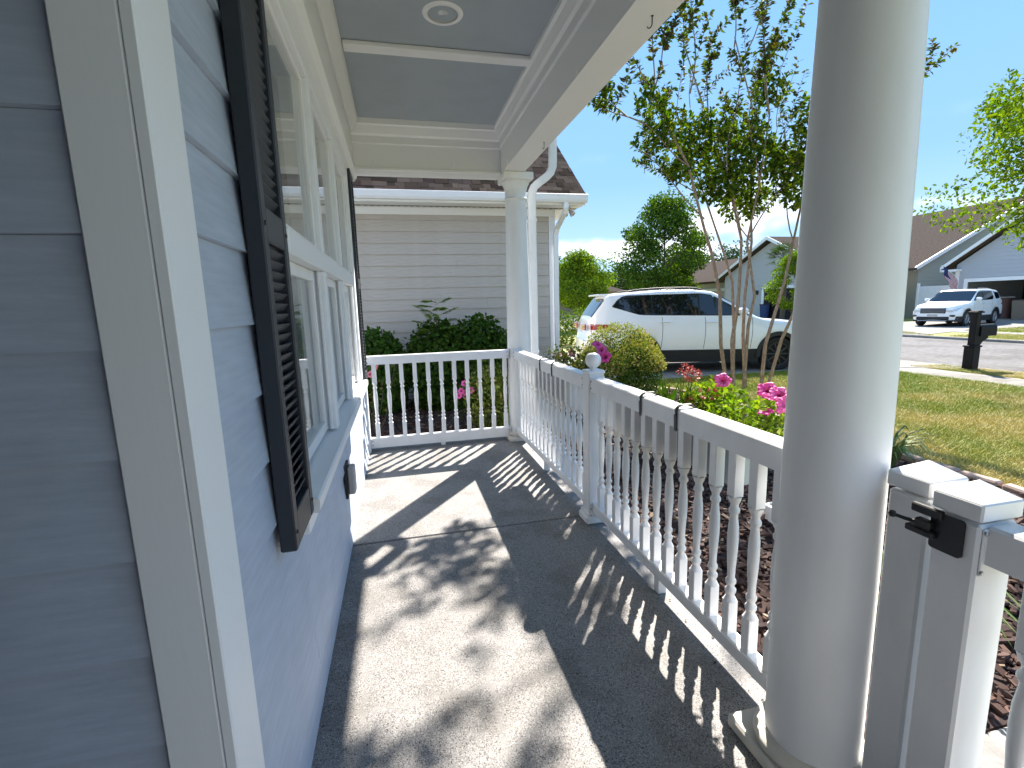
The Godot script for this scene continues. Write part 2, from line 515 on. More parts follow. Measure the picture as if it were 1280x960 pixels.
# ---------------------------------------------------------------- ground, roads
func build_ground() -> void:
	var m := MB.new()
	var prof := [[-400.0, -0.13], [1.0, -0.13], [4.4, -0.10], [8.5, -0.10], [12.0, -0.17], [12.02, -0.36], [20.05, -0.36], [20.07, -0.17], [500.0, -0.17]]
	for i in prof.size() - 1:
		var a = prof[i]
		var b = prof[i + 1]
		m.quad(Vector3(a[0], a[1], 400), Vector3(b[0], b[1], 400), Vector3(b[0], b[1], -600), Vector3(a[0], a[1], -600))
	struct("ground", m, mats.lawn)
	m = MB.new()
	m.span(Vector3(12.18, -0.34, 200), Vector3(19.9, -0.25, -300))
	struct("street", m, mats.asphalt)
	m = MB.new()
	m.span(Vector3(12.0, -0.355, 200), Vector3(12.175, -0.16, -300), 0.02)
	struct("kerb", m, mats.concrete)
	m = MB.new()
	m.span(Vector3(19.905, -0.355, 200), Vector3(20.09, -0.16, -300), 0.02)
	struct("kerb", m, mats.concrete)
	# pavements in slabs with recessed joints
	for s in [[9.95, 11.05], [22.55, 23.65]]:
		m = MB.new()
		var z := 20.0
		while z > -60.0:
			var y0 := ground_y(s[0]) if s[0] < 12.0 else -0.17
			var y1 := ground_y(s[1]) if s[0] < 12.0 else -0.17
			var a := Vector3(s[0], y0 + 0.012, z - 0.006); var b := Vector3(s[1], y1 + 0.012, z - 0.006)
			var c := Vector3(s[1], y1 + 0.012, z - 1.494); var d := Vector3(s[0], y0 + 0.012, z - 1.494)
			m.quad(a, b, c, d)
			var dn := Vector3(0, -0.03, 0)
			for e in [[a, b], [b, c], [c, d], [d, a]]:
				m.quad(e[0] + dn, e[1] + dn, e[1], e[0])
			z -= 1.5
		struct("pavement", m, mats.concrete)
	# our driveway and the one across the street
	m = MB.new()
	var xs := [2.6, 5.6, 8.5, 10.3, 12.05]
	for i in xs.size() - 1:
		var a: float = xs[i] + 0.006
		var b: float = xs[i + 1] - 0.006
		var fl0 := maxf(0.0, a - 10.4) * 0.7
		var fl1 := maxf(0.0, b - 10.4) * 0.7
		for hz in [[-8.55, -11.4], [-11.412, -14.2]]:
			var z0a: float = hz[0] + (fl0 if hz[0] == -8.55 else 0.0)
			var z0b: float = hz[0] + (fl1 if hz[0] == -8.55 else 0.0)
			m.quad(Vector3(a, ground_y(a) + 0.02, z0a), Vector3(b, ground_y(b) + 0.02, z0b), Vector3(b, ground_y(b) + 0.02, hz[1]), Vector3(a, ground_y(a) + 0.02, hz[1]))
			m.quad(Vector3(a, ground_y(a) - 0.05, z0a), Vector3(b, ground_y(b) - 0.05, z0b), Vector3(b, ground_y(b) + 0.02, z0b), Vector3(a, ground_y(a) + 0.02, z0a))
	struct("driveway", m, mats.concrete)
	m = MB.new()
	m.quad(Vector3(20.0, -0.155, -14.9), Vector3(24.0, -0.152, -16.0), Vector3(24.0, -0.152, -22.4), Vector3(20.0, -0.155, -23.4))
	m.quad(Vector3(24.0, -0.152, -16.0), Vector3(33.0, -0.13, -16.0), Vector3(33.0, -0.13, -22.4), Vector3(24.0, -0.152, -22.4))
	struct("driveway", m, mats.concrete)
	# garden path to the gate
	m = MB.new()
	m.span(Vector3(1.42, -0.2, 0.45), Vector3(9.94, -0.082, -1.08), 0.012)
	struct("path", m, mats.concrete)
	# mulch bed
	m = MB.new()
	var bed := PackedVector2Array([Vector2(1.38, -1.085), Vector2(4.5, -1.085), Vector2(4.62, -3.6), Vector2(4.72, -5.6), Vector2(4.6, -7.2), Vector2(4.0, -8.2), Vector2(3.0, -8.7), Vector2(2.7, -8.19), Vector2(-3.0, -8.19), Vector2(-3.0, -5.32), Vector2(1.38, -5.32)])
	m.prism(bed, -0.2, -0.088, 1)
	struct("mulch_bed", m, mats.mulch_base)
	# loose bark chips
	var cm := MB.new()
	cm.box(Vector3.ZERO, Vector3(0.05, 0.009, 0.018), 0.0)
	var spots := []
	for i in 16000:
		var p := Vector2(rng.randf_range(-0.6, 4.7), rng.randf_range(-8.3, -1.1))
		if rng.randf() < 0.5:
			p = Vector2(rng.randf_range(1.4, 4.0), rng.randf_range(-4.8, -1.1))
		if Geometry2D.is_point_in_polygon(p, bed):
			spots.append(p)
	var mm := MultiMesh.new()
	mm.transform_format = MultiMesh.TRANSFORM_3D
	mm.use_colors = true
	mm.mesh = cm.commit()
	mm.instance_count = spots.size()
	for i in spots.size():
		var bs := Basis.from_euler(Vector3(rng.randf_range(-0.5, 0.5), rng.randf() * TAU, rng.randf_range(-0.5, 0.5))).scaled(Vector3.ONE * rng.randf_range(0.5, 1.5))
		mm.set_instance_transform(i, Transform3D(bs, Vector3(spots[i].x, -0.083 + rng.randf() * 0.02, spots[i].y)))
		var k := rng.randf()
		mm.set_instance_color(i, Color(0.03, 0.013, 0.010).lerp(Color(0.11, 0.055, 0.038), k * k) if rng.randf() < 0.93 else Color(0.26, 0.19, 0.13))
	var chips := MultiMeshInstance3D.new()
	chips.name = "bark_chips"
	chips.multimesh = mm
	chips.material_override = mats.chips
	add_child(chips, true)
	chips.set_meta("kind", "stuff")
	tag(chips, "reddish brown bark mulch chips covering the flower bed beside the porch", "mulch")
	# edging stones between bed and lawn
	var edge := thing("bed_edging", "low row of pale terracotta edging stones between mulch bed and lawn", "garden edging")
	var line := [Vector2(4.5, -1.1), Vector2(4.6, -3.6), Vector2(4.7, -5.6), Vector2(4.6, -7.2), Vector2(4.0, -8.2), Vector2(3.05, -8.75)]
	var stone := MB.new()
	stone.box(Vector3(0, 0, 0), Vector3(0.085, 0.10, 0.285), 0.014)
	var sm := stone.commit()
	for i in line.size() - 1:
		var a: Vector2 = line[i]
		var b: Vector2 = line[i + 1]
		var cnt := int(a.distance_to(b) / 0.30)
		for k in cnt:
			var p := a.lerp(b, (k + 0.5) / cnt)
			var o := part(edge, "edging_stone", sm, mats.edging, Vector3(p.x + rng.randf_range(-0.01, 0.01), -0.085 + rng.randf_range(-0.008, 0.008), p.y))
			o.rotation = Vector3(rng.randf_range(-0.04, 0.04), atan2(b.x - a.x, b.y - a.y) + rng.randf_range(-0.05, 0.05), rng.randf_range(-0.05, 0.05))
	build_grass()

func tuft_mesh(h: float, spread: float, blades: int) -> ArrayMesh:
	var m := MB.new()
	for i in blades:
		var a := rng.randf() * TAU
		var b := Vector3(rng.randf_range(-1, 1), 0, rng.randf_range(-1, 1)) * spread
		var d := Vector3(cos(a), 0, sin(a))
		var s := Vector3(-d.z, 0, d.x) * 0.0022
		var hh := h * rng.randf_range(0.6, 1.2)
		var mid := b + Vector3(0, hh * 0.6, 0) + d * hh * 0.2
		var tip := b + Vector3(0, hh * rng.randf_range(0.75, 1.0), 0) + d * hh * rng.randf_range(0.3, 0.8)
		m.quad(b - s, b + s, mid + s * 0.8, mid - s * 0.8)
		m.tri(mid - s * 0.8, mid + s * 0.8, tip)
	return m.commit()

func build_grass() -> void:
	var f := FastNoiseLite.new()
	f.seed = 4
	f.frequency = 0.35
	f.fractal_octaves = 4
	# areas: x0, x1, z0, z1, count, blade height, dry bias
	var areas := [
		["lawn_grass", 4.55, 9.93, -8.53, -1.12, 62000, 0.055, 0.10, "lawn grass between the mulch bed and the pavement, olive and partly dry"],
		["verge_grass", 11.07, 11.98, -8.4, -3.0, 4500, 0.05, 0.28, "thin strip of verge grass round the black mailbox"],
		["far_lawn_grass", 23.7, 32.9, -15.9, -6.0, 9000, 0.10, -0.25, "bright green front lawn across the street"],
		["far_verge_grass", 20.2, 22.5, -18.5, -6.0, 5000, 0.07, 0.4, "dry verge strip across the street"]]
	for a in areas:
		var spots := []
		var big: bool = a[1] > 15.0
		for i in a[5]:
			var p := Vector2(rng.randf_range(a[1], a[2]), rng.randf_range(a[3], a[4]))
			if a[0] == "lawn_grass":
				var ex := 4.62 + 0.1 * sin((p.y + 1.1) * 0.6)
				if p.x < ex or (p.y < -7.2 and p.x < 4.6 + (-7.2 - p.y) * -0.2):
					continue
			if a[0] == "verge_grass" and p.y < -8.4 + (p.x - 11.07) * 0.0:
				continue
			if a[0] == "far_verge_grass" and p.y < -14.2 and p.y > -23.5 and p.x > 20.0 + (-p.y - 14.2) * 0.6:
				continue
			spots.append(p)
		var mm := MultiMesh.new()
		mm.transform_format = MultiMesh.TRANSFORM_3D
		mm.use_colors = true
		mm.mesh = tuft_mesh(a[6], 0.03 if not big else 0.09, 9)
		mm.instance_count = spots.size()
		for i in spots.size():
			var p: Vector2 = spots[i]
			var y := ground_y(p.x) - 0.004
			mm.set_instance_transform(i, Transform3D(Basis(Vector3.UP, rng.randf() * TAU).scaled(Vector3.ONE * rng.randf_range(0.7, 1.3)), Vector3(p.x, y, p.y)))
			var dry: float = clampf(0.45 + f.get_noise_2d(p.x * 2.0, p.y * 2.0) * 1.1 + a[7] + rng.randf_range(-0.25, 0.25), 0, 1)
			if a[0] == "lawn_grass":
				# greener in the part by the driveway and close to the pavement, drier near the path
				dry = clampf(dry + clampf((p.y + 5.2) * 0.16, -0.55, 0.22) - clampf((p.x - 8.9) * 0.5, 0.0, 0.5), 0, 1)
			mm.set_instance_color(i, Color(0.22, 0.275, 0.008).lerp(Color(0.50, 0.41, 0.14), dry))
		var o := MultiMeshInstance3D.new()
		o.name = a[0]
		o.multimesh = mm
		o.material_override = mats.grass
		add_child(o, true)
		o.set_meta("kind", "stuff")
		tag(o, a[8], "grass")

# ---------------------------------------------------------------- the house with its porch
func build_house() -> void:
	var h := thing("house", "blue grey clapboard house with white porch beam, round columns, dark shutters and tall window", "house")
	var m := MB.new()
	# walls behind the boards
	m.span(Vector3(-0.52, -0.13, -5.08), Vector3(-0.386, 0.775, -0.94))
	m.span(Vector3(-0.52, 2.60, -5.08), Vector3(-0.386, 3.2, -0.94))
	m.span(Vector3(-0.52, 0.775, -1.70), Vector3(-0.386, 2.60, -0.94))
	m.span(Vector3(-0.52, 0.775, -5.08), Vector3(-0.386, 2.60, -4.42))
	m.span(Vector3(-2.3, -0.13, -1.08), Vector3(-0.525, 3.2, -0.936))
	m.span(Vector3(0.452, -0.13, 1.10), Vector3(1.10, 3.2, 1.25))
	m.span(Vector3(-0.63, -0.13, 0.55), Vector3(-0.506, 3.2, 1.25))
	m.span(Vector3(-5.0, -0.13, -5.08), Vector3(-0.525, 3.2, -4.95))
	part(h, "wall", m, mats.siding)
	m = MB.new()   # front door alcove to the left of the viewer
	m.span(Vector3(-2.3, -0.13, 0.34), Vector3(-0.505, 3.2, 0.549))
	m.span(Vector3(-2.45, -0.13, -1.08), Vector3(-2.305, 3.2, 2.3))
	m.span(Vector3(-0.504, -0.13, 1.10), Vector3(0.45, 3.2, 1.25))
	part(h, "entry_wall", m, mat("entry_dark", 0.05, 0.055, 0.065, 0.6))
	m = MB.new()   # the room behind the window
	m.span(Vector3(-4.0, 0.05, -4.9), Vector3(-0.53, 0.10, -1.1))
	m.span(Vector3(-4.0, 3.0, -4.9), Vector3(-0.53, 3.05, -1.1))
	m.span(Vector3(-4.0, 0.1, -4.9), Vector3(-3.95, 3.0, -1.1))
	m.span(Vector3(-3.95, 0.1, -1.15), Vector3(-0.53, 3.0, -1.1))
	m.span(Vector3(-3.95, 0.1, -4.9), Vector3(-0.53, 3.0, -4.85))
	part(h, "room", m, mats.interior)
	# clapboards
	var step := 0.183
	var y := 0.003
	var k := 0
	while y < 2.7:
		var y1 := y + step
		if k == 0:
			y1 = 0.138
		var segs := [[-4.93, -1.037]]
		if y1 > 0.775 and y < 2.62:
			segs = [[-1.657, -1.037], [-4.93, -4.485]]
		elif k == 1:
			segs = [[-1.752, -1.037], [-4.93, -1.755]]
		elif k == 3:
			segs = [[-3.1, -1.037], [-4.93, -3.103]]
		for s in segs:
			var b := MB.new()
			b.prism(PackedVector2Array([Vector2(-0.384, y), Vector2(-0.361, y), Vector2(-0.363, y + 0.012), Vector2(-0.377, y1 - 0.001), Vector2(-0.384, y1 - 0.001)]), s[0], s[1], 2)
			part(h, "clapboard", b, mats.siding)
		y = y1
		k += 1
	y = 0.003
	k = 0
	while y < 3.19:
		var y1 := minf(y + step, 3.19)
		if k == 0:
			y1 = 0.115
		var b := MB.new()
		b.prism(PackedVector2Array([Vector2(-0.934, y), Vector2(-0.909, y), Vector2(-0.911, y + 0.012), Vector2(-0.927, y1 - 0.001), Vector2(-0.934, y1 - 0.001)]), -2.3, -0.467, 0)
		part(h, "clapboard", b, mats.siding)
		y = y1
		k += 1
	# corner boards
	m = MB.new()
	m.span(Vector3(-0.465, 0.004, -0.935), Vector3(-0.3725, 3.19, -0.900), 0.003)
	m.span(Vector3(-0.372, 0.004, -1.035), Vector3(-0.350, 3.19, -0.898), 0.003)
	part(h, "corner_board", m, mats.trim)
	m = MB.new()
	m.span(Vector3(-0.384, 0.004, -5.10), Vector3(-0.348, 2.62, -4.935), 0.003)
	part(h, "corner_board", m, mats.trim)
	# frieze between window head and ceiling
	m = MB.new()
	m.span(Vector3(-0.384, 2.70, -5.045), Vector3(-0.318, 3.19, -1.037), 0.004)
	m.prism(PackedVector2Array([Vector2(-0.384, 2.62), Vector2(-0.31, 2.62), Vector2(-0.285, 2.655), Vector2(-0.285, 2.698), Vector2(-0.384, 2.698)]), -4.93, -1.037, 2)
	m.prism(PackedVector2Array([Vector2(-0.316, 3.06), Vector2(-0.30, 3.06), Vector2(-0.255, 3.15), Vector2(-0.245, 3.192), Vector2(-0.316, 3.192)]), -4.96, -1.037, 2)
	part(h, "frieze", m, mats.trim_h)
	# ceiling and its battens
	m = MB.new()
	m.span(Vector3(-2.3, 3.2, -5.0), Vector3(1.06, 3.26, 2.2))
	part(h, "ceiling", m, mats.ceiling)
	for z in [-3.68, -2.2, -0.7, 0.8]:
		m = MB.new()
		m.span(Vector3(-0.24, 3.165, z - 0.05), Vector3(1.042, 3.199, z + 0.05), 0.006)
		part(h, "ceiling_batten", m, mats.trim_h)
	# beam on the columns, header at the far end
	m = MB.new()
	m.prism(PackedVector2Array([Vector2(1.325, 2.76), Vector2(1.325, 3.25), Vector2(1.035, 3.25), Vector2(1.035, 3.165), Vector2(1.055, 3.155), Vector2(1.075, 3.09), Vector2(1.095, 3.075), Vector2(1.095, 3.01), Vector2(1.11, 3.00), Vector2(1.11, 2.76)]), -5.27, 2.25, 2)
	part(h, "beam", m, mats.trim_h)
	m = MB.new()
	m.prism(PackedVector2Array([Vector2(-5.05, 2.785), Vector2(-5.05, 2.99), Vector2(-5.035, 3.0), Vector2(-5.035, 3.06), Vector2(-5.015, 3.075), Vector2(-4.995, 3.14), Vector2(-4.975, 3.15), Vector2(-4.975, 3.198), Vector2(-5.26, 3.198), Vector2(-5.26, 2.785)]), -0.383, 1.108, 0)
	m.span(Vector3(-0.36, 2.755, -5.272), Vector3(1.108, 2.784, -5.035), 0.004)
	part(h, "header", m, mats.trim_h)
	m = MB.new()
	m.prism(PackedVector2Array([Vector2(1.66, 3.265), Vector2(1.66, 3.34), Vector2(-5.0, 5.9), Vector2(-5.0, 3.265)]), -5.5, 3.0, 2)
	m.span(Vector3(1.33, 3.20, -5.5), Vector3(1.66, 3.262, 2.9))
	part(h, "roof", m, mats.far_shingle)
	m = MB.new()
	m.prism(PackedVector2Array([Vector2(1.662, 3.215), Vector2(1.75, 3.215), Vector2(1.775, 3.25), Vector2(1.785, 3.32), Vector2(1.662, 3.32)]), -5.5, 2.9, 2)
	part(h, "gutter", m, mats.vinyl)
	# columns
	for c in [[Vector3(1.258, 0, -5.06), "far round porch column where the two railings meet"], [Vector3(1.19, 0, -1.09), "large round porch column next to the gate"]]:
		m = MB.new()
		m.lathe([Vector2(0.131, 0.085), Vector2(0.131, 0.6), Vector2(0.1275, 1.2), Vector2(0.120, 1.8), Vector2(0.111, 2.3), Vector2(0.108, 2.5)], Vector3.ZERO, 48)
		var col := part(h, "column", m, mats.column, c[0])
		col.set_meta("label", c[1])
		m = MB.new()
		m.box(Vector3(0, 0.024, 0), Vector3(0.345, 0.046, 0.345), 0.008)
		m.lathe([Vector2(0.150, 0.047), Vector2(0.160, 0.054), Vector2(0.164, 0.064), Vector2(0.160, 0.075), Vector2(0.150, 0.082), Vector2(0.139, 0.084), Vector2(0.136, 0.092)], Vector3.ZERO, 48)
		part(col, "base", m, mats.column_base)
		m = MB.new()
		m.lathe([Vector2(0.1085, 2.50), Vector2(0.117, 2.504), Vector2(0.119, 2.514), Vector2(0.117, 2.524), Vector2(0.109, 2.528), Vector2(0.109, 2.60), Vector2(0.114, 2.606), Vector2(0.116, 2.62), Vector2(0.126, 2.648), Vector2(0.138, 2.664), Vector2(0.142, 2.684)], Vector3.ZERO, 48)
		m.box(Vector3(0, 2.722, 0), Vector3(0.305, 0.073, 0.305), 0.008)
		part(col, "capital", m, mats.column)
	# downspout at the porch corner
	m = MB.new()
	var rect := PackedVector2Array([Vector2(-0.036, -0.030), Vector2(0.036, -0.030), Vector2(0.042, -0.024), Vector2(0.042, 0.024), Vector2(0.036, 0.030), Vector2(-0.036, 0.030), Vector2(-0.042, 0.024), Vector2(-0.042, -0.024)])
	var path := [Vector3(1.76, 3.22, -5.36), Vector3(1.76, 3.0, -5.36), Vector3(1.755, 2.93, -5.36), Vector3(1.73, 2.87, -5.36), Vector3(1.69, 2.83, -5.36), Vector3(1.585, 2.755, -5.36), Vector3(1.545, 2.72, -5.36), Vector3(1.52, 2.67, -5.36), Vector3(1.512, 2.60, -5.36), Vector3(1.512, 1.3, -5.36), Vector3(1.512, -0.02, -5.36)]
	m.sweep(path, rect, [], false, Vector3(0, 0, 1).cross(Vector3.UP))
	var ds := part(h, "downspout", m, mats.vinyl)
	for yy in [2.35, 0.9]:
		m = MB.new()
		m.span(Vector3(1.464, yy, -5.396), Vector3(1.56, yy + 0.03, -5.324), 0.002)
		part(ds, "strap", m, mats.vinyl)
	build_window(h)
	for s in [-1.512, -4.625]:
		build_shutter(h, s)

func build_window(h: Node3D) -> void:
	var m := MB.new()
	m.span(Vector3(-0.386, 0.842, -1.752), Vector3(-0.336, 2.618, -1.66), 0.004)
	m.span(Vector3(-0.386, 0.842, -4.48), Vector3(-0.336, 2.618, -4.348), 0.004)
	m.span(Vector3(-0.386, 2.52, -4.345), Vector3(-0.337, 2.618, -1.755), 0.004)
	m.span(Vector3(-0.50, 0.80, -1.80), Vector3(-0.352, 2.60, -1.7535))
	m.span(Vector3(-0.50, 0.80, -4.3465), Vector3(-0.352, 2.60, -4.30))
	var w := part(h, "window", m, mats.trim)
	w.set_meta("label", "tall white three-part window with transom lights over sashes")
	m = MB.new()
	m.prism(PackedVector2Array([Vector2(-0.50, 0.775), Vector2(-0.302, 0.775), Vector2(-0.295, 0.782), Vector2(-0.295, 0.818), Vector2(-0.302, 0.825), Vector2(-0.50, 0.8405)]), -4.48, -1.658, 2)
	m.span(Vector3(-0.384, 0.70, -4.47), Vector3(-0.334, 0.774, -1.66), 0.003)
	part(w, "sill", m, mats.trim_h)
	m = MB.new()
	m.span(Vector3(-0.47, 1.642, -4.299), Vector3(-0.334, 1.728, -1.801), 0.004)
	part(w, "transom", m, mats.trim)
	for z in [-2.63, -3.49]:
		for s in [[0.842, 1.641], [1.729, 2.519]]:
			m = MB.new()
			m.span(Vector3(-0.47, s[0], z - 0.042), Vector3(-0.338, s[1], z + 0.042), 0.004)
			part(w, "mullion", m, mats.trim)
	var units := [[-2.586, -1.802], [-3.446, -2.674], [-4.298, -3.534]]
	for u in units:
		for lv in [[0.846, 1.64, -0.40, 0.05], [1.73, 2.518, -0.378, 0.03]]:
			m = MB.new()
			var a: float = u[0] + 0.001
			var b: float = u[1] - 0.001
			var f: float = lv[3]
			var x: float = lv[2]
			m.span(Vector3(x - 0.016, lv[0], a), Vector3(x + 0.016, lv[1], a + f), 0.003)
			m.span(Vector3(x - 0.016, lv[0], b - f), Vector3(x + 0.016, lv[1], b), 0.003)
			m.span(Vector3(x - 0.015, lv[0], a + f), Vector3(x + 0.015, lv[0] + f, b - f), 0.003)
			m.span(Vector3(x - 0.015, lv[1] - f, a + f), Vector3(x + 0.015, lv[1], b - f), 0.003)
			if f > 0.04:   # outer stop beads of the sliding sash
				m.span(Vector3(x + 0.03, lv[0], a), Vector3(x + 0.042, lv[1], a + 0.022), 0.002)
				m.span(Vector3(x + 0.03, lv[0], b - 0.022), Vector3(x + 0.042, lv[1], b), 0.002)
			part(w, "sash", m, mats.vinyl)
			m = MB.new()
			m.span(Vector3(x - 0.003, lv[0] + f - 0.004, a + f - 0.004), Vector3(x + 0.003, lv[1] - f + 0.004, b - f + 0.004))
			part(w, "pane", m, mats.pane)

func build_shutter(h: Node3D, z: float) -> void:
	var m := MB.new()
	var hw := 0.142
	var y0 := 0.785
	var y1 := 2.66
	m.span(Vector3(-0.358, y0, z - hw), Vector3(-0.314, y1, z - hw + 0.045), 0.004)
	m.span(Vector3(-0.358, y0, z + hw - 0.045), Vector3(-0.314, y1, z + hw), 0.004)
	for r in [[y0, y0 + 0.10], [1.63, 1.72], [y1 - 0.09, y1]]:
		m.span(Vector3(-0.358, r[0], z - hw + 0.045), Vector3(-0.315, r[1], z + hw - 0.045), 0.003)
	m.span(Vector3(-0.358, y0 + 0.1, z - hw + 0.045), Vector3(-0.352, y1 - 0.09, z + hw - 0.045))
	var s := part(h, "shutter", m, mats.shutter)
	var sl := MB.new()
	sl.box(Vector3.ZERO, Vector3(0.006, 0.036, 2 * hw - 0.092), 0.0015, Basis(Vector3(0, 0, 1), -0.62))
	var mesh := sl.commit()
	for r in [[y0 + 0.112, 1.625], [1.735, y1 - 0.1]]:
		var y: float = r[0]
		while y < r[1]:
			part(s, "slat", mesh, mats.shutter, Vector3(-0.333, y + 0.01, z))
			y += 0.029
	for q in [[y0 + 0.05, hw - 0.022], [y0 + 0.05, -hw + 0.022], [1.675, hw - 0.022], [1.675, -hw + 0.022]]:
		m = MB.new()
		m.lathe([Vector2(0.007, 0.0), Vector2(0.006, 0.003)], Vector3(-0.3135, q[0], z + q[1]), 8, Basis(Vector3(0, 0, 1), -PI / 2))
		part(s, "screw", m, mats.black_metal)

# ---------------------------------------------------------------- garage wing beyond the porch
func build_garage() -> void:
	var g := thing("garage_wing", "tan clapboard garage wing with brown shingle roof and white gutter beyond the porch", "garage", Vector3(0, -0.07, 0))
	var zf := -8.2
	var xr := 2.70
	var m := MB.new()
	m.span(Vector3(-4.0, -0.2, -14.4), Vector3(xr - 0.012, 3.1, zf - 0.012))
	m.prism(PackedVector2Array([Vector2(zf - 0.012, 3.1), Vector2(-14.4, 3.1), Vector2(-11.3, 6.0)]), -4.0, xr - 0.012, 0)
	part(g, "wall", m, mats.siding_tan)
	var y := -0.12
	var row := 0
	while y < 2.95:
		var y1 := y + 0.178
		var top := minf(y1 - 0.001, 2.985)
		var segs := [[-4.0, 2.60]]
		match row:
			13: segs = [[-4.0, 1.0], [1.003, 2.60]]
			12: segs = [[-4.0, 0.9], [0.903, 1.7], [1.703, 2.60]]
			10: segs = [[-4.0, -0.15], [-0.147, 2.60]]
			9: segs = [[-4.0, 1.5], [1.503, 2.60]]
			7: segs = [[-4.0, 0.3], [0.303, 2.60]]
		for s in segs:
			var b := MB.new()
			b.prism(PackedVector2Array([Vector2(zf - 0.011, y), Vector2(zf + 0.012, y), Vector2(zf + 0.010, y + 0.012), Vector2(zf - 0.003, top), Vector2(zf - 0.011, top)]), s[0], s[1], 0)
			part(g, "clapboard", b, mats.siding_tan)
		y = y1
		row += 1
	m = MB.new()
	m.span(Vector3(2.605, -0.15, zf - 0.011), Vector3(2.715, 2.985, zf + 0.016), 0.003)
	part(g, "corner_board", m, mats.trim)
	m = MB.new()
	m.span(Vector3(-4.0, 2.987, zf - 0.011), Vector3(2.72, 3.098, zf + 0.022), 0.004)
	part(g, "frieze", m, mats.trim_h)
	# soffit with a perforated vent strip
	m = MB.new()
	m.span(Vector3(-4.0, 3.1, zf + 0.16), Vector3(3.08, 3.118, -7.82))
	m.span(Vector3(-4.0, 3.1, zf - 0.01), Vector3(3.08, 3.118, zf + 0.05))
	m.span(Vector3(2.72, 3.1, -14.5), Vector3(3.08, 3.118, zf - 0.012))
	part(g, "soffit", m, mats.trim_h)
	m = MB.new()
	m.span(Vector3(-4.0, 3.108, zf + 0.05), Vector3(3.08, 3.116, zf + 0.16))
	for i in 70:
		m.span(Vector3(-4.0 + i * 0.1, 3.102, zf + 0.055), Vector3(-3.95 + i * 0.1, 3.107, zf + 0.155))
	part(g, "soffit_vent", m, mat("vent", 0.22, 0.18, 0.14, 0.9))
	# fascia and gutter
	m = MB.new()
	m.span(Vector3(-4.0, 3.10, -7.818), Vector3(3.10, 3.24, -7.79), 0.003)
	m.prism(PackedVector2Array([Vector2(-7.788, 3.13), Vector2(-7.72, 3.13), Vector2(-7.70, 3.165), Vector2(-7.685, 3.25), Vector2(-7.695, 3.255), Vector2(-7.788, 3.25)]), -4.0, 3.12, 0)
	part(g, "gutter", m, mats.trim_h)
	m = MB.new()
	var sl := (6.16 - 3.24) / 3.52
	m.prism(PackedVector2Array([Vector2(-7.79, 3.10), Vector2(-7.79, 3.235), Vector2(-11.3, 6.15), Vector2(-11.3, 6.0)]), 3.085, 3.11, 0)
	part(g, "rake_board", m, mats.trim_h)
	# roof deck and courses of shingles
	m = MB.new()
	m.prism(PackedVector2Array([Vector2(-7.80, 3.12), Vector2(-7.76, 3.235), Vector2(-11.3, 6.15), Vector2(-14.8, 3.25), Vector2(-14.8, 3.12), Vector2(-11.3, 6.0)]), -4.2, 3.08, 0)
	var roof := part(g, "roof", m, mats.far_shingle)
	m = MB.new()
	var d := Vector3(0, 6.15 - 3.235, -11.3 + 7.76).normalized()
	var up := Vector3(0, -d.z, d.y)
	var bas := Basis(Vector3(1, 0, 0), up, Vector3(1, 0, 0).cross(up))
	var ln := Vector2(6.15 - 3.235, 11.3 - 7.76).length()
	var c := 0
	while c * 0.135 < ln - 0.1:
		var x := -4.2 + rng.randf_range(-0.2, 0.0)
		while x < 3.11:
			var w := rng.randf_range(0.10, 0.24)
			var thick := 0.016 + rng.randf_range(-0.003, 0.003)
			var x1 := minf(x + w, 3.115)
			var k := rng.randf()
			m.col = Color(0.036, 0.026, 0.021).lerp(Color(0.112, 0.083, 0.066), k)
			var o := Vector3((x + x1) * 0.5, 3.235, -7.76) + d * (c * 0.135 + 0.068) + up * (0.006 + thick * 0.5)
			m.box(o, Vector3(maxf(0.02, x1 - x - 0.004), thick, 0.146), 0.0, bas)
			x = x1 + 0.0001
			if x1 >= 3.11:
				break
		c += 1
	var sh := part(roof, "shingles", m, mats.shingle)
	sh.set_meta("kind", "stuff")
	# garage door on the street side
	m = MB.new()
	for i in 4:
		m.span(Vector3(xr - 0.01, -0.08 + i * 0.55, -13.6), Vector3(xr + 0.02, 0.46 + i * 0.55, -8.9), 0.01)
	part(g, "garage_door", m, mats.trim)
	# downspout at the corner, with its elbow to the gutter
	m = MB.new()
	var rect := PackedVector2Array([Vector2(-0.036, -0.028), Vector2(0.036, -0.028), Vector2(0.04, -0.022), Vector2(0.04, 0.022), Vector2(0.036, 0.028), Vector2(-0.036, 0.028), Vector2(-0.04, 0.022), Vector2(-0.04, -0.022)])
	m.sweep([Vector3(2.76, 3.13, -7.75), Vector3(2.76, 3.05, -7.75), Vector3(2.755, 2.98, -7.79), Vector3(2.74, 2.86, -8.0), Vector3(2.72, 2.78, -8.09), Vector3(2.71, 2.68, -8.13), Vector3(2.71, 1.2, -8.13), Vector3(2.71, -0.05, -8.13)], rect, [], false, Vector3(1, 0, 0))
	part(g, "downspout", m, mats.vinyl)

# ---------------------------------------------------------------- porch floor
func build_porch_floor() -> void:
	var m := MB.new()
	m.span(Vector3(-0.375, -0.2, -5.2), Vector3(1.36, 0.0, -2.978), 0.006)
	m.span(Vector3(-2.3, -0.2, -0.94), Vector3(1.36, 0.0, 2.4), 0.006)
	m.span(Vector3(-0.375, -0.2, -2.966), Vector3(1.36, 0.0, -0.9405), 0.006)
	m.span(Vector3(-0.375, -0.2, -2.98), Vector3(1.36, -0.012, -2.96))
	struct("porch_floor", m, mats.aggregate)
	m = MB.new()
	m.span(Vector3(-0.40, -0.2, -5.36), Vector3(1.40, -0.004, -5.203), 0.006)
	struct("porch_kerb", m, mats.concrete_edge)

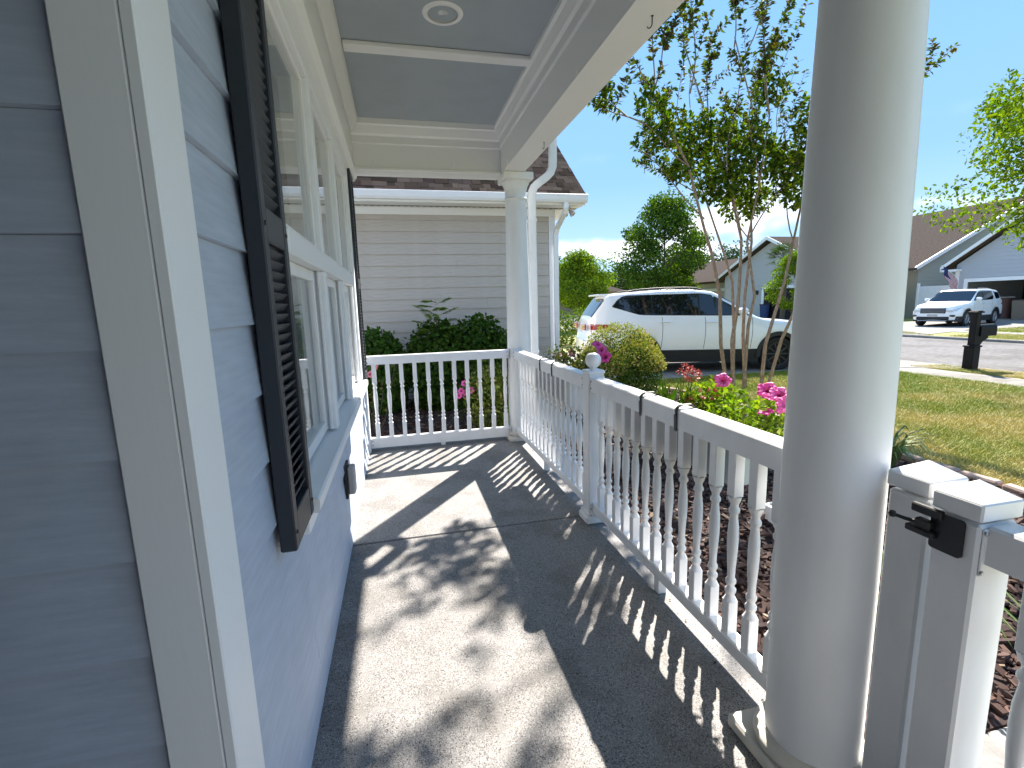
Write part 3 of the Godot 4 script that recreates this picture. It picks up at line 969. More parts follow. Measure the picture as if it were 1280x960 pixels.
# ---------------------------------------------------------------- railings
func baluster_mesh() -> ArrayMesh:
	var m := MB.new()
	var y0 := 0.13
	var y1 := 0.899
	var s := 0.042
	var t0 := 0.295
	var t1 := 0.70
	m.span(Vector3(-s / 2, y0, -s / 2), Vector3(s / 2, t0 - 0.012, s / 2), 0.002)
	m.span(Vector3(-s / 2, t1 + 0.012, -s / 2), Vector3(s / 2, y1, s / 2), 0.002)
	var r := s / 2
	m.lathe([Vector2(r * 1.25, t0 - 0.013), Vector2(r * 0.8, t0 + 0.006), Vector2(r * 0.72, t0 + 0.012), Vector2(r * 1.0, t0 + 0.024), Vector2(r * 1.0, t0 + 0.034), Vector2(r * 0.68, t0 + 0.044), Vector2(r * 0.68, t0 + 0.052), Vector2(r * 0.94, t0 + 0.062), Vector2(r * 0.94, t0 + 0.072), Vector2(r * 0.66, t0 + 0.084), Vector2(r * 0.72, t0 + 0.12), Vector2(r * 0.93, t0 + 0.19), Vector2(r * 1.0, t0 + 0.24), Vector2(r * 0.95, t0 + 0.29), Vector2(r * 0.72, t1 - 0.075), Vector2(r * 0.68, t1 - 0.06), Vector2(r * 0.98, t1 - 0.05), Vector2(r * 0.98, t1 - 0.04), Vector2(r * 0.70, t1 - 0.03), Vector2(r * 0.70, t1 - 0.02), Vector2(r * 1.0, t1 - 0.008), Vector2(r * 1.25, t1 + 0.013)], Vector3.ZERO, 12, Basis.IDENTITY, false)
	return m.commit()

func rail_profile(y0: float, y1: float, hw: float) -> PackedVector2Array:
	return PackedVector2Array([Vector2(-hw, y0), Vector2(hw, y0), Vector2(hw, y1 - 0.006), Vector2(hw - 0.006, y1), Vector2(-hw + 0.006, y1), Vector2(-hw, y1 - 0.006)])

func rail_section(t: Node3D, bal: ArrayMesh, axis: int, fixed: float, a: float, b: float, first: float, pitch: float, n: int, low: float) -> void:
	var shift := func(p: PackedVector2Array) -> PackedVector2Array:
		var q := PackedVector2Array()
		for v in p:
			q.append(v + Vector2(fixed, 0))
		return q
	var m := MB.new()
	m.prism(shift.call(rail_profile(0.897, 0.983, 0.045)), a, b, axis)
	part(t, "top_rail", m, mats.vinyl)
	m = MB.new()
	m.prism(shift.call(rail_profile(low, 0.146 if low > 0.06 else 0.138, 0.03)), a, b, axis)
	part(t, "bottom_rail", m, mats.vinyl)
	for i in n:
		var p := first + pitch * i
		part(t, "baluster", bal, mats.vinyl, Vector3(fixed, 0, p) if axis == 2 else Vector3(p, 0, fixed))
	var mid := (a + b) * 0.5
	m = MB.new()
	var o := Vector3(fixed, 0.021, mid) if axis == 2 else Vector3(mid, 0.021, fixed)
	o.y = low * 0.5
	m.box(o, Vector3(0.045, low - 0.002, 0.045), 0.002)
	part(t, "support_block", m, mats.vinyl)
	# end brackets with screws
	for e in [a, b]:
		var sg := 1.0 if e == a else -1.0
		m = MB.new()
		var sc := MB.new()
		for yy in [0.94, 0.09]:
			if axis == 2:
				m.box(Vector3(fixed, yy, e + sg * 0.004), Vector3(0.104, 0.10, 0.006), 0.002)
				for q in [0.022, -0.022]:
					sc.lathe([Vector2(0.005, 0), Vector2(0.004, 0.003)], Vector3(fixed - 0.0455, yy + q, e + sg * 0.02), 8, Basis(Vector3(0, 0, 1), PI / 2))
			else:
				m.box(Vector3(e + sg * 0.004, yy, fixed), Vector3(0.006, 0.10, 0.104), 0.002)
				for q in [0.022, -0.022]:
					sc.lathe([Vector2(0.005, 0), Vector2(0.004, 0.003)], Vector3(e + sg * 0.02, yy + q, fixed + 0.0455), 8, Basis(Vector3(1, 0, 0), PI / 2))
		var br := part(t, "bracket", m, mats.vinyl)
		part(br, "screw", sc, mats.black_metal)

func build_rails() -> void:
	var bal := baluster_mesh()
	var x := 1.205
	var t := thing("porch_railing", "white vinyl railing with turned balusters along the flower bed side of the porch", "railing")
	rail_section(t, bal, 2, x, -2.838, -1.215, -1.283, -0.1135, 14, 0.088)
	rail_section(t, bal, 2, x, -4.94, -2.944, -3.02, -0.1185, 16, 0.088)
	var m := MB.new()
	m.box(Vector3(0, 0.508, 0), Vector3(0.104, 1.006, 0.104), 0.006)
	var p := part(t, "post", m, mats.vinyl, Vector3(x, 0, -2.891))
	m = MB.new()
	m.box(Vector3(0, 0.03, 0), Vector3(0.155, 0.056, 0.155), 0.012)
	m.box(Vector3(0, 0.068, 0), Vector3(0.132, 0.02, 0.132), 0.006)
	part(p, "post_base", m, mats.vinyl)
	m = MB.new()
	m.box(Vector3(0, 1.014, 0), Vector3(0.120, 0.024, 0.120), 0.008)
	m.lathe([Vector2(0.045, 1.012), Vector2(0.036, 1.02), Vector2(0.022, 1.026), Vector2(0.02, 1.034), Vector2(0.0235, 1.04), Vector2(0.038, 1.051), Vector2(0.047, 1.066), Vector2(0.0515, 1.085), Vector2(0.0485, 1.105), Vector2(0.040, 1.121), Vector2(0.025, 1.132), Vector2(0.0, 1.137)], Vector3.ZERO, 28)
	part(p, "ball_finial", m, mats.vinyl)
	t = thing("porch_railing", "short white vinyl railing across the far end of the porch", "railing")
	rail_section(t, bal, 0, -5.05, -0.346, 1.128, -0.27, 0.1355, 11, 0.034)

func build_gate() -> void:
	# fixed post beside the column
	var m := MB.new()
	var post := thing("gate_post", "white square post with pointed cap standing between round column and gate", "post", Vector3(1.2875, 0, -0.908))
	m.box(Vector3(0, 0.475, 0), Vector3(0.112, 0.95, 0.100), 0.006)
	part(post, "shaft", m, mats.vinyl)
	part(post, "cap", cap_mesh(0.121, 0.109), mats.vinyl)
	# the gate itself
	var g := thing("porch_gate", "white vinyl gate with square end post, turned balusters and black latch", "gate", Vector3(1.2525, 0, -0.774))
	m = MB.new()
	m.box(Vector3(0, 0.495, 0), Vector3(0.112, 0.91, 0.094), 0.006)
	var gp := part(g, "post", m, mats.vinyl)
	part(gp, "cap", cap_mesh(0.121, 0.103), mats.vinyl)
	m = MB.new()
	m.box(Vector3(0, 0.495, 1.10), Vector3(0.112, 0.91, 0.094), 0.006)
	gp = part(g, "post", m, mats.vinyl)
	var cm := part(gp, "cap", cap_mesh(0.121, 0.103), mats.vinyl)
	cm.position.z = 1.10
	m = MB.new()
	m.prism(rail_profile(0.862, 0.950, 0.038), 0.052, 1.05, 2)
	part(g, "top_rail", m, mats.vinyl)
	m = MB.new()
	m.prism(rail_profile(0.085, 0.165, 0.038), 0.052, 1.05, 2)
	part(g, "bottom_rail", m, mats.vinyl)
	var bal := baluster_mesh()
	for i in 8:
		var o := part(g, "baluster", bal, mats.vinyl, Vector3(0, 0.0, 0.135 + i * 0.118))
		o.scale = Vector3(1.05, 0.98, 1.05)
	m = MB.new()
	m.box(Vector3(0, 0.888, 0.0495), Vector3(0.098, 0.11, 0.005), 0.002)
	var br := part(g, "bracket", m, mats.vinyl)
	m = MB.new()
	for q in [[-0.044, 0.934], [0.044, 0.934], [-0.044, 0.842], [0.044, 0.842]]:
		m.lathe([Vector2(0.006, 0), Vector2(0.0055, 0.002), Vector2(0.003, 0.004)], Vector3(q[0], q[1], 0.0522), 10, Basis(Vector3(1, 0, 0), PI / 2))
	part(br, "screw", m, mats.steel)
	# latch: plate, bar, keeper, lever with knob
	m = MB.new()
	var rr := PackedVector2Array()
	for c in [[1, 1], [-1, 1], [-1, -1], [1, -1]]:
		for k in 4:
			var a: float = (0.0 if c == [1, 1] else (PI / 2 if c == [-1, 1] else (PI if c == [-1, -1] else PI * 1.5))) + k * PI / 6
			rr.append(Vector2(-0.012 + c[0] * 0.026 + cos(a) * 0.008, 0.905 + c[1] * 0.036 + sin(a) * 0.008))
	m.prism(rr, -0.064, -0.057, 0)
	var lt := part(g, "latch", m, mats.black_metal)
	m = MB.new()
	m.span(Vector3(-0.072, 0.934, -0.088), Vector3(-0.058, 0.956, -0.020), 0.003)
	m.span(Vector3(-0.078, 0.884, -0.094), Vector3(-0.058, 0.900, -0.03), 0.003)
	m.span(Vector3(-0.082, 0.903, -0.072), Vector3(-0.062, 0.926, -0.036), 0.005)
	part(lt, "bolt", m, mats.black_metal)
	m = MB.new()
	m.tube([Vector3(-0.07, 0.912, -0.05), Vector3(-0.085, 0.914, -0.09), Vector3(-0.092, 0.916, -0.108)], 0.005, 0.0045, 8)
	m.lathe([Vector2(0, -0.009), Vector2(0.006, -0.007), Vector2(0.009, 0), Vector2(0.006, 0.007), Vector2(0, 0.009)], Vector3(-0.094, 0.917, -0.112), 10)
	part(lt, "lever", m, mats.black_metal)

func cap_mesh(sx: float, sz: float) -> ArrayMesh:
	var m := MB.new()
	m.box(Vector3(0, 0.979, 0), Vector3(sx, 0.042, sz), 0.004)
	var hx := sx * 0.5 - 0.003
	var hz := sz * 0.5 - 0.003
	var y := 0.9995
	var top := Vector3(0, 1.034, 0)
	var q := [Vector3(-hx, y, -hz), Vector3(hx, y, -hz), Vector3(hx, y, hz), Vector3(-hx, y, hz)]
	for i in 4:
		m.face([q[i], q[(i + 1) % 4], top], Vector3.UP)
	return m.commit()

# ---------------------------------------------------------------- houses across the street
func far_siding(hh: Node3D, mt: Material, poly: PackedVector2Array, axis: int, at: float, out: float, step := 0.2) -> void:
	# horizontal lap boards cut to a wall outline; far away, so joined in one part
	var m := MB.new()
	var y := 1e9
	var top := -1e9
	for p in poly:
		y = minf(y, p.y); top = maxf(top, p.y)
	while y < top - 0.02:
		var y1 := minf(y + step, top)
		var band := PackedVector2Array([Vector2(-1000, y), Vector2(1000, y), Vector2(1000, y1), Vector2(-1000, y1)])
		for piece in Geometry2D.intersect_polygons(poly, band):
			var x0 := 1e9
			var x1 := -1e9
			var u0 := 1e9
			var u1 := -1e9
			for p in piece:
				if p.y < y + 0.02:
					x0 = minf(x0, p.x); x1 = maxf(x1, p.x)
				if p.y > y1 - 0.02:
					u0 = minf(u0, p.x); u1 = maxf(u1, p.x)
			if x0 > x1 or u0 > u1:
				continue
			var w := func(a: float, yy: float, o: float) -> Vector3:
				return Vector3(at + o, yy, a) if axis == 0 else Vector3(a, yy, at + o)
			var lo := out * 0.03
			var hi := out * 0.008
			var dir := Vector3(out, 0, 0) if axis == 0 else Vector3(0, 0, out)
			m.face([w.call(x0, y, lo), w.call(x1, y, lo), w.call(u1, y1, hi), w.call(u0, y1, hi)], dir)
			m.face([w.call(x0, y, lo), w.call(x1, y, lo), w.call(x1, y, 0.0), w.call(x0, y, 0.0)], Vector3.DOWN)
		y = y1
	var o := part(hh, "siding", m, mt)
	o.set_meta("kind", "stuff")

func build_far_houses() -> void:
	mat("sage", 0.36, 0.37, 0.32, 0.8)
	mat("pale_blue", 0.42, 0.45, 0.50, 0.8)
	mat("pale_grey", 0.42, 0.43, 0.44, 0.8)
	var h := thing("house", "sage green house across the street with brown roof and open pale blue garage gable", "house")
	var m := MB.new()
	# main body: ridge along z, gable end towards +z
	var zg := -26.4
	m.span(Vector3(34.6, -0.3, -37.5), Vector3(53.4, 3.4, zg - 0.05))
	m.prism(PackedVector2Array([Vector2(34.6, 3.4), Vector2(53.4, 3.4), Vector2(44.0, 7.9)]), -37.5, zg - 0.05, 2)
	part(h, "wall", m, mats.sage)
	far_siding(h, mats.sage, PackedVector2Array([Vector2(34.6, -0.2), Vector2(53.4, -0.2), Vector2(53.4, 3.4), Vector2(44.0, 7.9), Vector2(34.6, 3.4)]), 2, zg - 0.05, 1.0, 0.25)
	m = MB.new()
	m.prism(PackedVector2Array([Vector2(33.9, 3.02), Vector2(33.9, 3.2), Vector2(44.0, 8.13), Vector2(54.1, 3.2), Vector2(54.1, 3.02), Vector2(44.0, 7.92)]), -37.8, zg + 0.25, 2)
	var r := part(h, "roof", m, mats.far_shingle)
	m = MB.new()
	m.prism(PackedVector2Array([Vector2(33.88, 2.96), Vector2(33.88, 3.22), Vector2(44.0, 8.16), Vector2(54.12, 3.22), Vector2(54.12, 2.96), Vector2(44.0, 7.88)]), zg + 0.26, zg + 0.32, 2)
	part(h, "rake_board", m, mats.trim)
	# a roof dormer, only its edge shows
	m = MB.new()
	m.prism(PackedVector2Array([Vector2(-35.4, 4.6), Vector2(-30.6, 4.6), Vector2(-33.0, 6.6)]), 36.4, 41.5, 0)
	part(r, "dormer", m, mats.far_shingle)
	# garage in front
	var xg := 33.0
	m = MB.new()
	m.span(Vector3(xg + 0.05, 2.15, -23.0), Vector3(xg + 0.25, 3.1, -14.6))
	m.span(Vector3(xg + 0.05, -0.3, -23.0), Vector3(xg + 0.25, 2.15, -22.4))
	m.span(Vector3(xg + 0.05, -0.3, -15.8), Vector3(xg + 0.25, 2.15, -14.6))
	m.span(Vector3(xg + 0.25, -0.3, -23.0), Vector3(41.0, 3.1, -22.85))
	m.span(Vector3(xg + 0.25, -0.3, -14.75), Vector3(41.0, 3.1, -14.6))
	m.span(Vector3(40.85, -0.3, -22.85), Vector3(41.0, 3.1, -14.75))
	m.span(Vector3(xg + 0.25, 2.95, -22.85), Vector3(40.85, 3.1, -14.75))
	m.prism(PackedVector2Array([Vector2(-23.0, 3.1), Vector2(-14.6, 3.1), Vector2(-18.8, 6.0)]), xg + 0.05, 41.0, 0)
	part(h, "garage", m, mats.pale_blue)
	far_siding(h, mats.pale_blue, PackedVector2Array([Vector2(-23.0, 2.3), Vector2(-14.6, 2.3), Vector2(-14.6, 3.1), Vector2(-18.8, 6.0), Vector2(-23.0, 3.1)]), 0, xg + 0.05, -1.0, 0.22)
	m = MB.new()
	m.prism(PackedVector2Array([Vector2(-23.6, 2.85), Vector2(-23.6, 3.0), Vector2(-18.8, 6.32), Vector2(-14.0, 3.0), Vector2(-14.0, 2.85), Vector2(-18.8, 6.12)]), xg - 0.35, 42.0, 0)
	part(h, "garage_roof", m, mats.far_shingle)
	m = MB.new()
	m.prism(PackedVector2Array([Vector2(-23.62, 2.82), Vector2(-23.62, 3.02), Vector2(-18.8, 6.35), Vector2(-13.98, 3.02), Vector2(-13.98, 2.82), Vector2(-18.8, 6.12)]), xg - 0.41, xg - 0.36, 0)
	m.span(Vector3(xg - 0.40, 2.72, -23.6), Vector3(xg + 0.04, 2.84, -22.7))
	part(h, "rake_board", m, mats.trim)
	m = MB.new()
	m.span(Vector3(xg - 0.0, 2.06, -22.5), Vector3(xg + 0.045, 2.26, -15.7))
	m.span(Vector3(xg - 0.0, -0.12, -22.5), Vector3(xg + 0.045, 2.055, -22.3))
	m.span(Vector3(xg - 0.0, -0.12, -15.9), Vector3(xg + 0.045, 2.055, -15.7))
	m.span(Vector3(xg - 0.02, -0.12, -23.0), Vector3(xg + 0.045, 2.8, -22.8))
	part(h, "door_trim", m, mats.trim)
	m = MB.new()
	m.span(Vector3(xg + 0.3, -0.16, -22.8), Vector3(40.8, -0.11, -14.8))
	part(h, "garage_floor", m, mats.concrete)
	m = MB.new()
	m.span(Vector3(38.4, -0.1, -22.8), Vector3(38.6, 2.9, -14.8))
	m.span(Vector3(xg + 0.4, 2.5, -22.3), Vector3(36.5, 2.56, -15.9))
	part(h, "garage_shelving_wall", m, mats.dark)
	# things kept in the garage mouth
	var bx := thing("storage_box", "light brown cardboard sheet leaning on bins in the dark open garage", "cardboard", Vector3(34.2, -0.11, -20.2))
	m = MB.new()
	m.box(Vector3(0, 0.55, 0), Vector3(0.5, 1.05, 0.75), 0.02, Basis(Vector3(0, 0, 1), 0.12))
	part(bx, "board", m, mat("cardboard", 0.22, 0.18, 0.14, 0.9))
	for q in [[Vector3(34.6, -0.11, -21.3), 0.55, 1.2, Color(0.12, 0.06, 0.05), "reddish brown storage bin with lid, left of the cardboard in the garage"], [Vector3(34.5, -0.11, -18.9), 0.6, 0.8, Color(0.05, 0.07, 0.10), "dark blue storage bin, right of the cardboard in the garage"]]:
		var b := thing("storage_bin", q[4], "bin", q[0], 0.0, "bins in the open garage")
		m = MB.new()
		m.lathe([Vector2(q[1] * 0.6, 0.0), Vector2(q[1] * 0.72, q[2])], Vector3.ZERO, 4)
		part(b, "bin", m, mat("bin" + str(q[2]), q[3].r, q[3].g, q[3].b, 0.7))
		m = MB.new()
		m.box(Vector3(0, q[2] + 0.03, 0), Vector3(q[1] * 1.15, 0.06, q[1] * 1.15), 0.015, Basis(Vector3.UP, PI / 4))
		part(b, "lid", m, mats.pale_grey)
	# white fence panel beside the garage
	var fp := thing("fence_panel", "white solid fence panel behind the parked car across the street", "fence", Vector3(33.6, -0.17, -24.6))
	m = MB.new()
	m.span(Vector3(0, 0.05, -0.9), Vector3(0.06, 2.1, 0.9))
	part(fp, "panel", m, mats.vinyl)
	for z in [-0.97, 0.97]:
		m = MB.new()
		m.span(Vector3(-0.03, 0, z - 0.07), Vector3(0.09, 2.3, z + 0.07), 0.01)
		part(fp, "post", m, mats.vinyl)
	# flag on the garage corner
	var fl := thing("flag", "striped red and white flag on an angled white pole at the garage corner", "flag", Vector3(xg, 2.4, -22.95))
	m = MB.new()
	m.tube([Vector3(0, 0.0, 0), Vector3(-0.75, 0.72, -0.35)], 0.022, 0.016, 8)
	part(fl, "pole", m, mats.vinyl)
	var tip := Vector3(-0.72, 0.69, -0.335)
	var base := Vector3(-0.1, 0.09, -0.04)
	for i in 13:
		m = MB.new()
		var a := tip.lerp(base, i / 13.0)
		var b := tip.lerp(base, (i + 1) / 13.0)
		var n := 9
		for k in n:
			var f0 := float(k) / n
			var f1 := float(k + 1) / n
			var cl := func(p: Vector3, f: float) -> Vector3:
				return p + Vector3(0.10 * f + 0.06 * sin(f * 7.0 + p.x * 6.0), -1.25 * f, 0.42 * f + 0.05 * sin(f * 9.0 + p.x * 9.0))
			if i < 7 and k < 4:
				m.col = Color(0.03, 0.04, 0.13)
			else:
				m.col = Color(0.42, 0.05, 0.06) if i % 2 == 0 else Color(0.66, 0.64, 0.65)
			m.quad(cl.call(a, f0), cl.call(b, f0), cl.call(b, f1), cl.call(a, f1))
		part(fl, "stripe", m, mats.chips)
	# second house, further along
	var h2 := thing("house", "pale house further along the street with low brown roof and gabled garage front", "house")
	m = MB.new()
	m.span(Vector3(30.0, -0.3, -52.0), Vector3(42.0, 3.0, -38.2))
	m.span(Vector3(27.5, -0.3, -37.0), Vector3(33.4, 3.3, -26.6))
	m.prism(PackedVector2Array([Vector2(-37.0, 3.3), Vector2(-26.6, 3.3), Vector2(-31.8, 5.6)]), 27.5, 33.4, 0)
	part(h2, "wall", m, mats.pale_grey)
	far_siding(h2, mats.pale_grey, PackedVector2Array([Vector2(-37.0, 2.4), Vector2(-26.6, 2.4), Vector2(-26.6, 3.3), Vector2(-31.8, 5.6), Vector2(-37.0, 3.3)]), 0, 27.5, -1.0, 0.25)
	m = MB.new()
	m.prism(PackedVector2Array([Vector2(29.2, 3.0), Vector2(29.2, 3.15), Vector2(35.5, 5.7), Vector2(42.5, 3.15), Vector2(42.5, 3.0)]), -53.0, -37.9, 2)
	m.prism(PackedVector2Array([Vector2(-37.7, 3.0), Vector2(-37.7, 3.14), Vector2(-31.8, 5.95), Vector2(-25.9, 3.14), Vector2(-25.9, 3.0), Vector2(-31.8, 5.75)]), 27.05, 33.8, 0)
	part(h2, "roof", m, mats.far_shingle)
	m = MB.new()
	m.prism(PackedVector2Array([Vector2(-37.7, 2.98), Vector2(-37.7, 3.16), Vector2(-31.8, 5.98), Vector2(-25.9, 3.16), Vector2(-25.9, 2.98), Vector2(-31.8, 5.73)]), 26.98, 27.04, 0)
	part(h2, "rake_board", m, mats.trim)
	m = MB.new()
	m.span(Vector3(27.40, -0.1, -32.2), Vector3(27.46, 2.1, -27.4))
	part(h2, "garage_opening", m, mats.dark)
	m = MB.new()
	m.span(Vector3(27.36, -0.1, -32.45), Vector3(27.47, 2.3, -32.22))
	m.span(Vector3(27.36, 2.12, -32.2), Vector3(27.47, 2.32, -27.4))
	part(h2, "door_trim", m, mats.trim)
	m = MB.new()
	m.box(Vector3(27.38, 1.9, -33.0), Vector3(0.16, 0.32, 0.16), 0.03)
	part(h2, "wall_lamp", m, mats.black_metal)
	m = MB.new()
	m.span(Vector3(29.9, 0.8, -45.0), Vector3(29.97, 2.2, -43.6))
	part(h2, "window", m, mats.car_glass)
	m = MB.new()
	m.span(Vector3(29.86, 2.22, -48.0), Vector3(29.98, 2.5, -38.7))
	part(h2, "porch_fascia", m, mats.trim)
	var b2 := thing("storage_bin", "blue wheeled bin standing in the pale house's dark garage doorway", "bin", Vector3(27.0, -0.15, -31.6))
	m = MB.new()
	m.lathe([Vector2(0.36, 0.06), Vector2(0.46, 1.1)], Vector3.ZERO, 4)
	part(b2, "bin", m, mat("blue_bin", 0.02, 0.05, 0.16, 0.6))
	m = MB.new()
	m.box(Vector3(0, 1.13, 0), Vector3(0.7, 0.06, 0.7), 0.02, Basis(Vector3.UP, PI / 4))
	part(b2, "lid", m, mats.car_black)
	# small house seen between the trees
	var h3 := thing("house", "small distant house with brown hip roof between the trees above the near car", "house", Vector3(27.0, 0, -72.0))
	m = MB.new()
	m.span(Vector3(-7, -0.3, -6), Vector3(5, 3.0, 6))
	part(h3, "wall", m, mat("far_tan", 0.32, 0.25, 0.21, 0.9))
	m = MB.new()
	var e := [Vector3(-7.6, 3.0, -6.6), Vector3(5.6, 3.0, -6.6), Vector3(5.6, 3.0, 6.6), Vector3(-7.6, 3.0, 6.6)]
	var t0 := Vector3(-2.5, 5.4, 0)
	var t1 := Vector3(0.5, 5.4, 0)
	m.face([e[3], e[2], t1, t0], Vector3(0, 1, 1))
	m.face([e[0], e[1], t1, t0], Vector3(0, 1, -1))
	m.face([e[0], e[3], t0], Vector3(-1, 1, 0))
	m.face([e[1], e[2], t1], Vector3(1, 1, 0))
	m.face([e[0], e[1], e[2], e[3]], Vector3.DOWN)
	part(h3, "roof", m, mats.far_shingle)
	m = MB.new()
	m.span(Vector3(-3.5, 0.9, 6.01), Vector3(-2.1, 2.3, 6.06))
	part(h3, "window", m, mats.car_glass)

# ---------------------------------------------------------------- cars
var car_p := {}

func lut(pts: Array, x: float) -> float:
	if x <= pts[0][0]:
		return pts[0][1]
	for i in range(1, pts.size()):
		if x <= pts[i][0]:
			var t: float = (x - pts[i - 1][0]) / (pts[i][0] - pts[i - 1][0])
			return lerpf(pts[i - 1][1], pts[i][1], t)
	return pts[pts.size() - 1][1]

func car_section(x: float) -> Array:      # (z, y) from sill to the centre line on top
	var p := car_p
	var top := lut(p.top, x)
	var belt := minf(lut(p.belt, x), top - 0.012)
	var w := lut(p.wid, x)
	var low: float = p.low
	for xw in [p.wb * 0.5, -p.wb * 0.5]:
		var dx: float = absf(x - xw)
		if dx < p.arch:
			low = maxf(low, sqrt(p.arch * p.arch - dx * dx) + p.axle)
	var tall := clampf((top - belt) / 0.5, 0.0, 1.0)
	var wb := w * lut(p.shoulder, x)
	var wr := lerpf(wb - 0.05, w * 0.79, tall)
	var redge := lerpf(top - 0.004, top - 0.085, tall)
	redge = maxf(redge, belt + 0.004)
	var wt := lerpf(wr * 0.75, wr - 0.10, tall)
	var mid := clampf(0.70, low + 0.02, belt - 0.03)
	return [Vector2(w - 0.045, low), Vector2(w - 0.012, minf(low + 0.06, mid - 0.01)), Vector2(w, mid), Vector2(lerpf(w, wb, 0.35), lerpf(mid, belt, 0.55)), Vector2(wb, belt), Vector2(lerpf(wb, wr, 0.5), lerpf(belt, redge, 0.5)), Vector2(wr, redge), Vector2(lerpf(wr, wt, 0.45), lerpf(redge, top, 0.62)), Vector2(wt, lerpf(redge, top, 0.9)), Vector2(wt * 0.5, top), Vector2(0.0, top + 0.004)]

func side_pt(x: float, y: float, lift: float) -> Vector3:
	var s := car_section(x)
	for i in range(0, 6):
		if y <= s[i + 1].y:
			var t: float = clampf((y - s[i].y) / maxf(1e-4, s[i + 1].y - s[i].y), 0, 1)
			return Vector3(x, y, lerpf(s[i].x, s[i + 1].x, t) + lift)
	return Vector3(x, y, s[6].x + lift)

func top_pt(x: float, u: float, lift: Vector3) -> Vector3:   # u in -1..1 across
	var s := car_section(x)
	var a := absf(u) * 4.0
	var i := mini(int(a), 3)
	var q: Vector2 = s[10 - i].lerp(s[9 - i], a - i)
	return Vector3(x, q.y, q.x * signf(u)) + lift

func side_patch(m: MB, tops: Array, bots: Array, x0: float, x1: float, lift: float, sgn: float, nx := 14, ny := 5) -> void:
	for i in nx:
		for j in ny:
			var q := []
			for e in [[0, 0], [1, 0], [1, 1], [0, 1]]:
				var x := lerpf(x0, x1, float(i + e[0]) / nx)
				var y := lerpf(lut(bots, x), lut(tops, x), float(j + e[1]) / ny)
				var p := side_pt(x, y, lift)
				p.z *= sgn
				q.append(p)
			m.face(q, Vector3(0, 0.1, sgn))

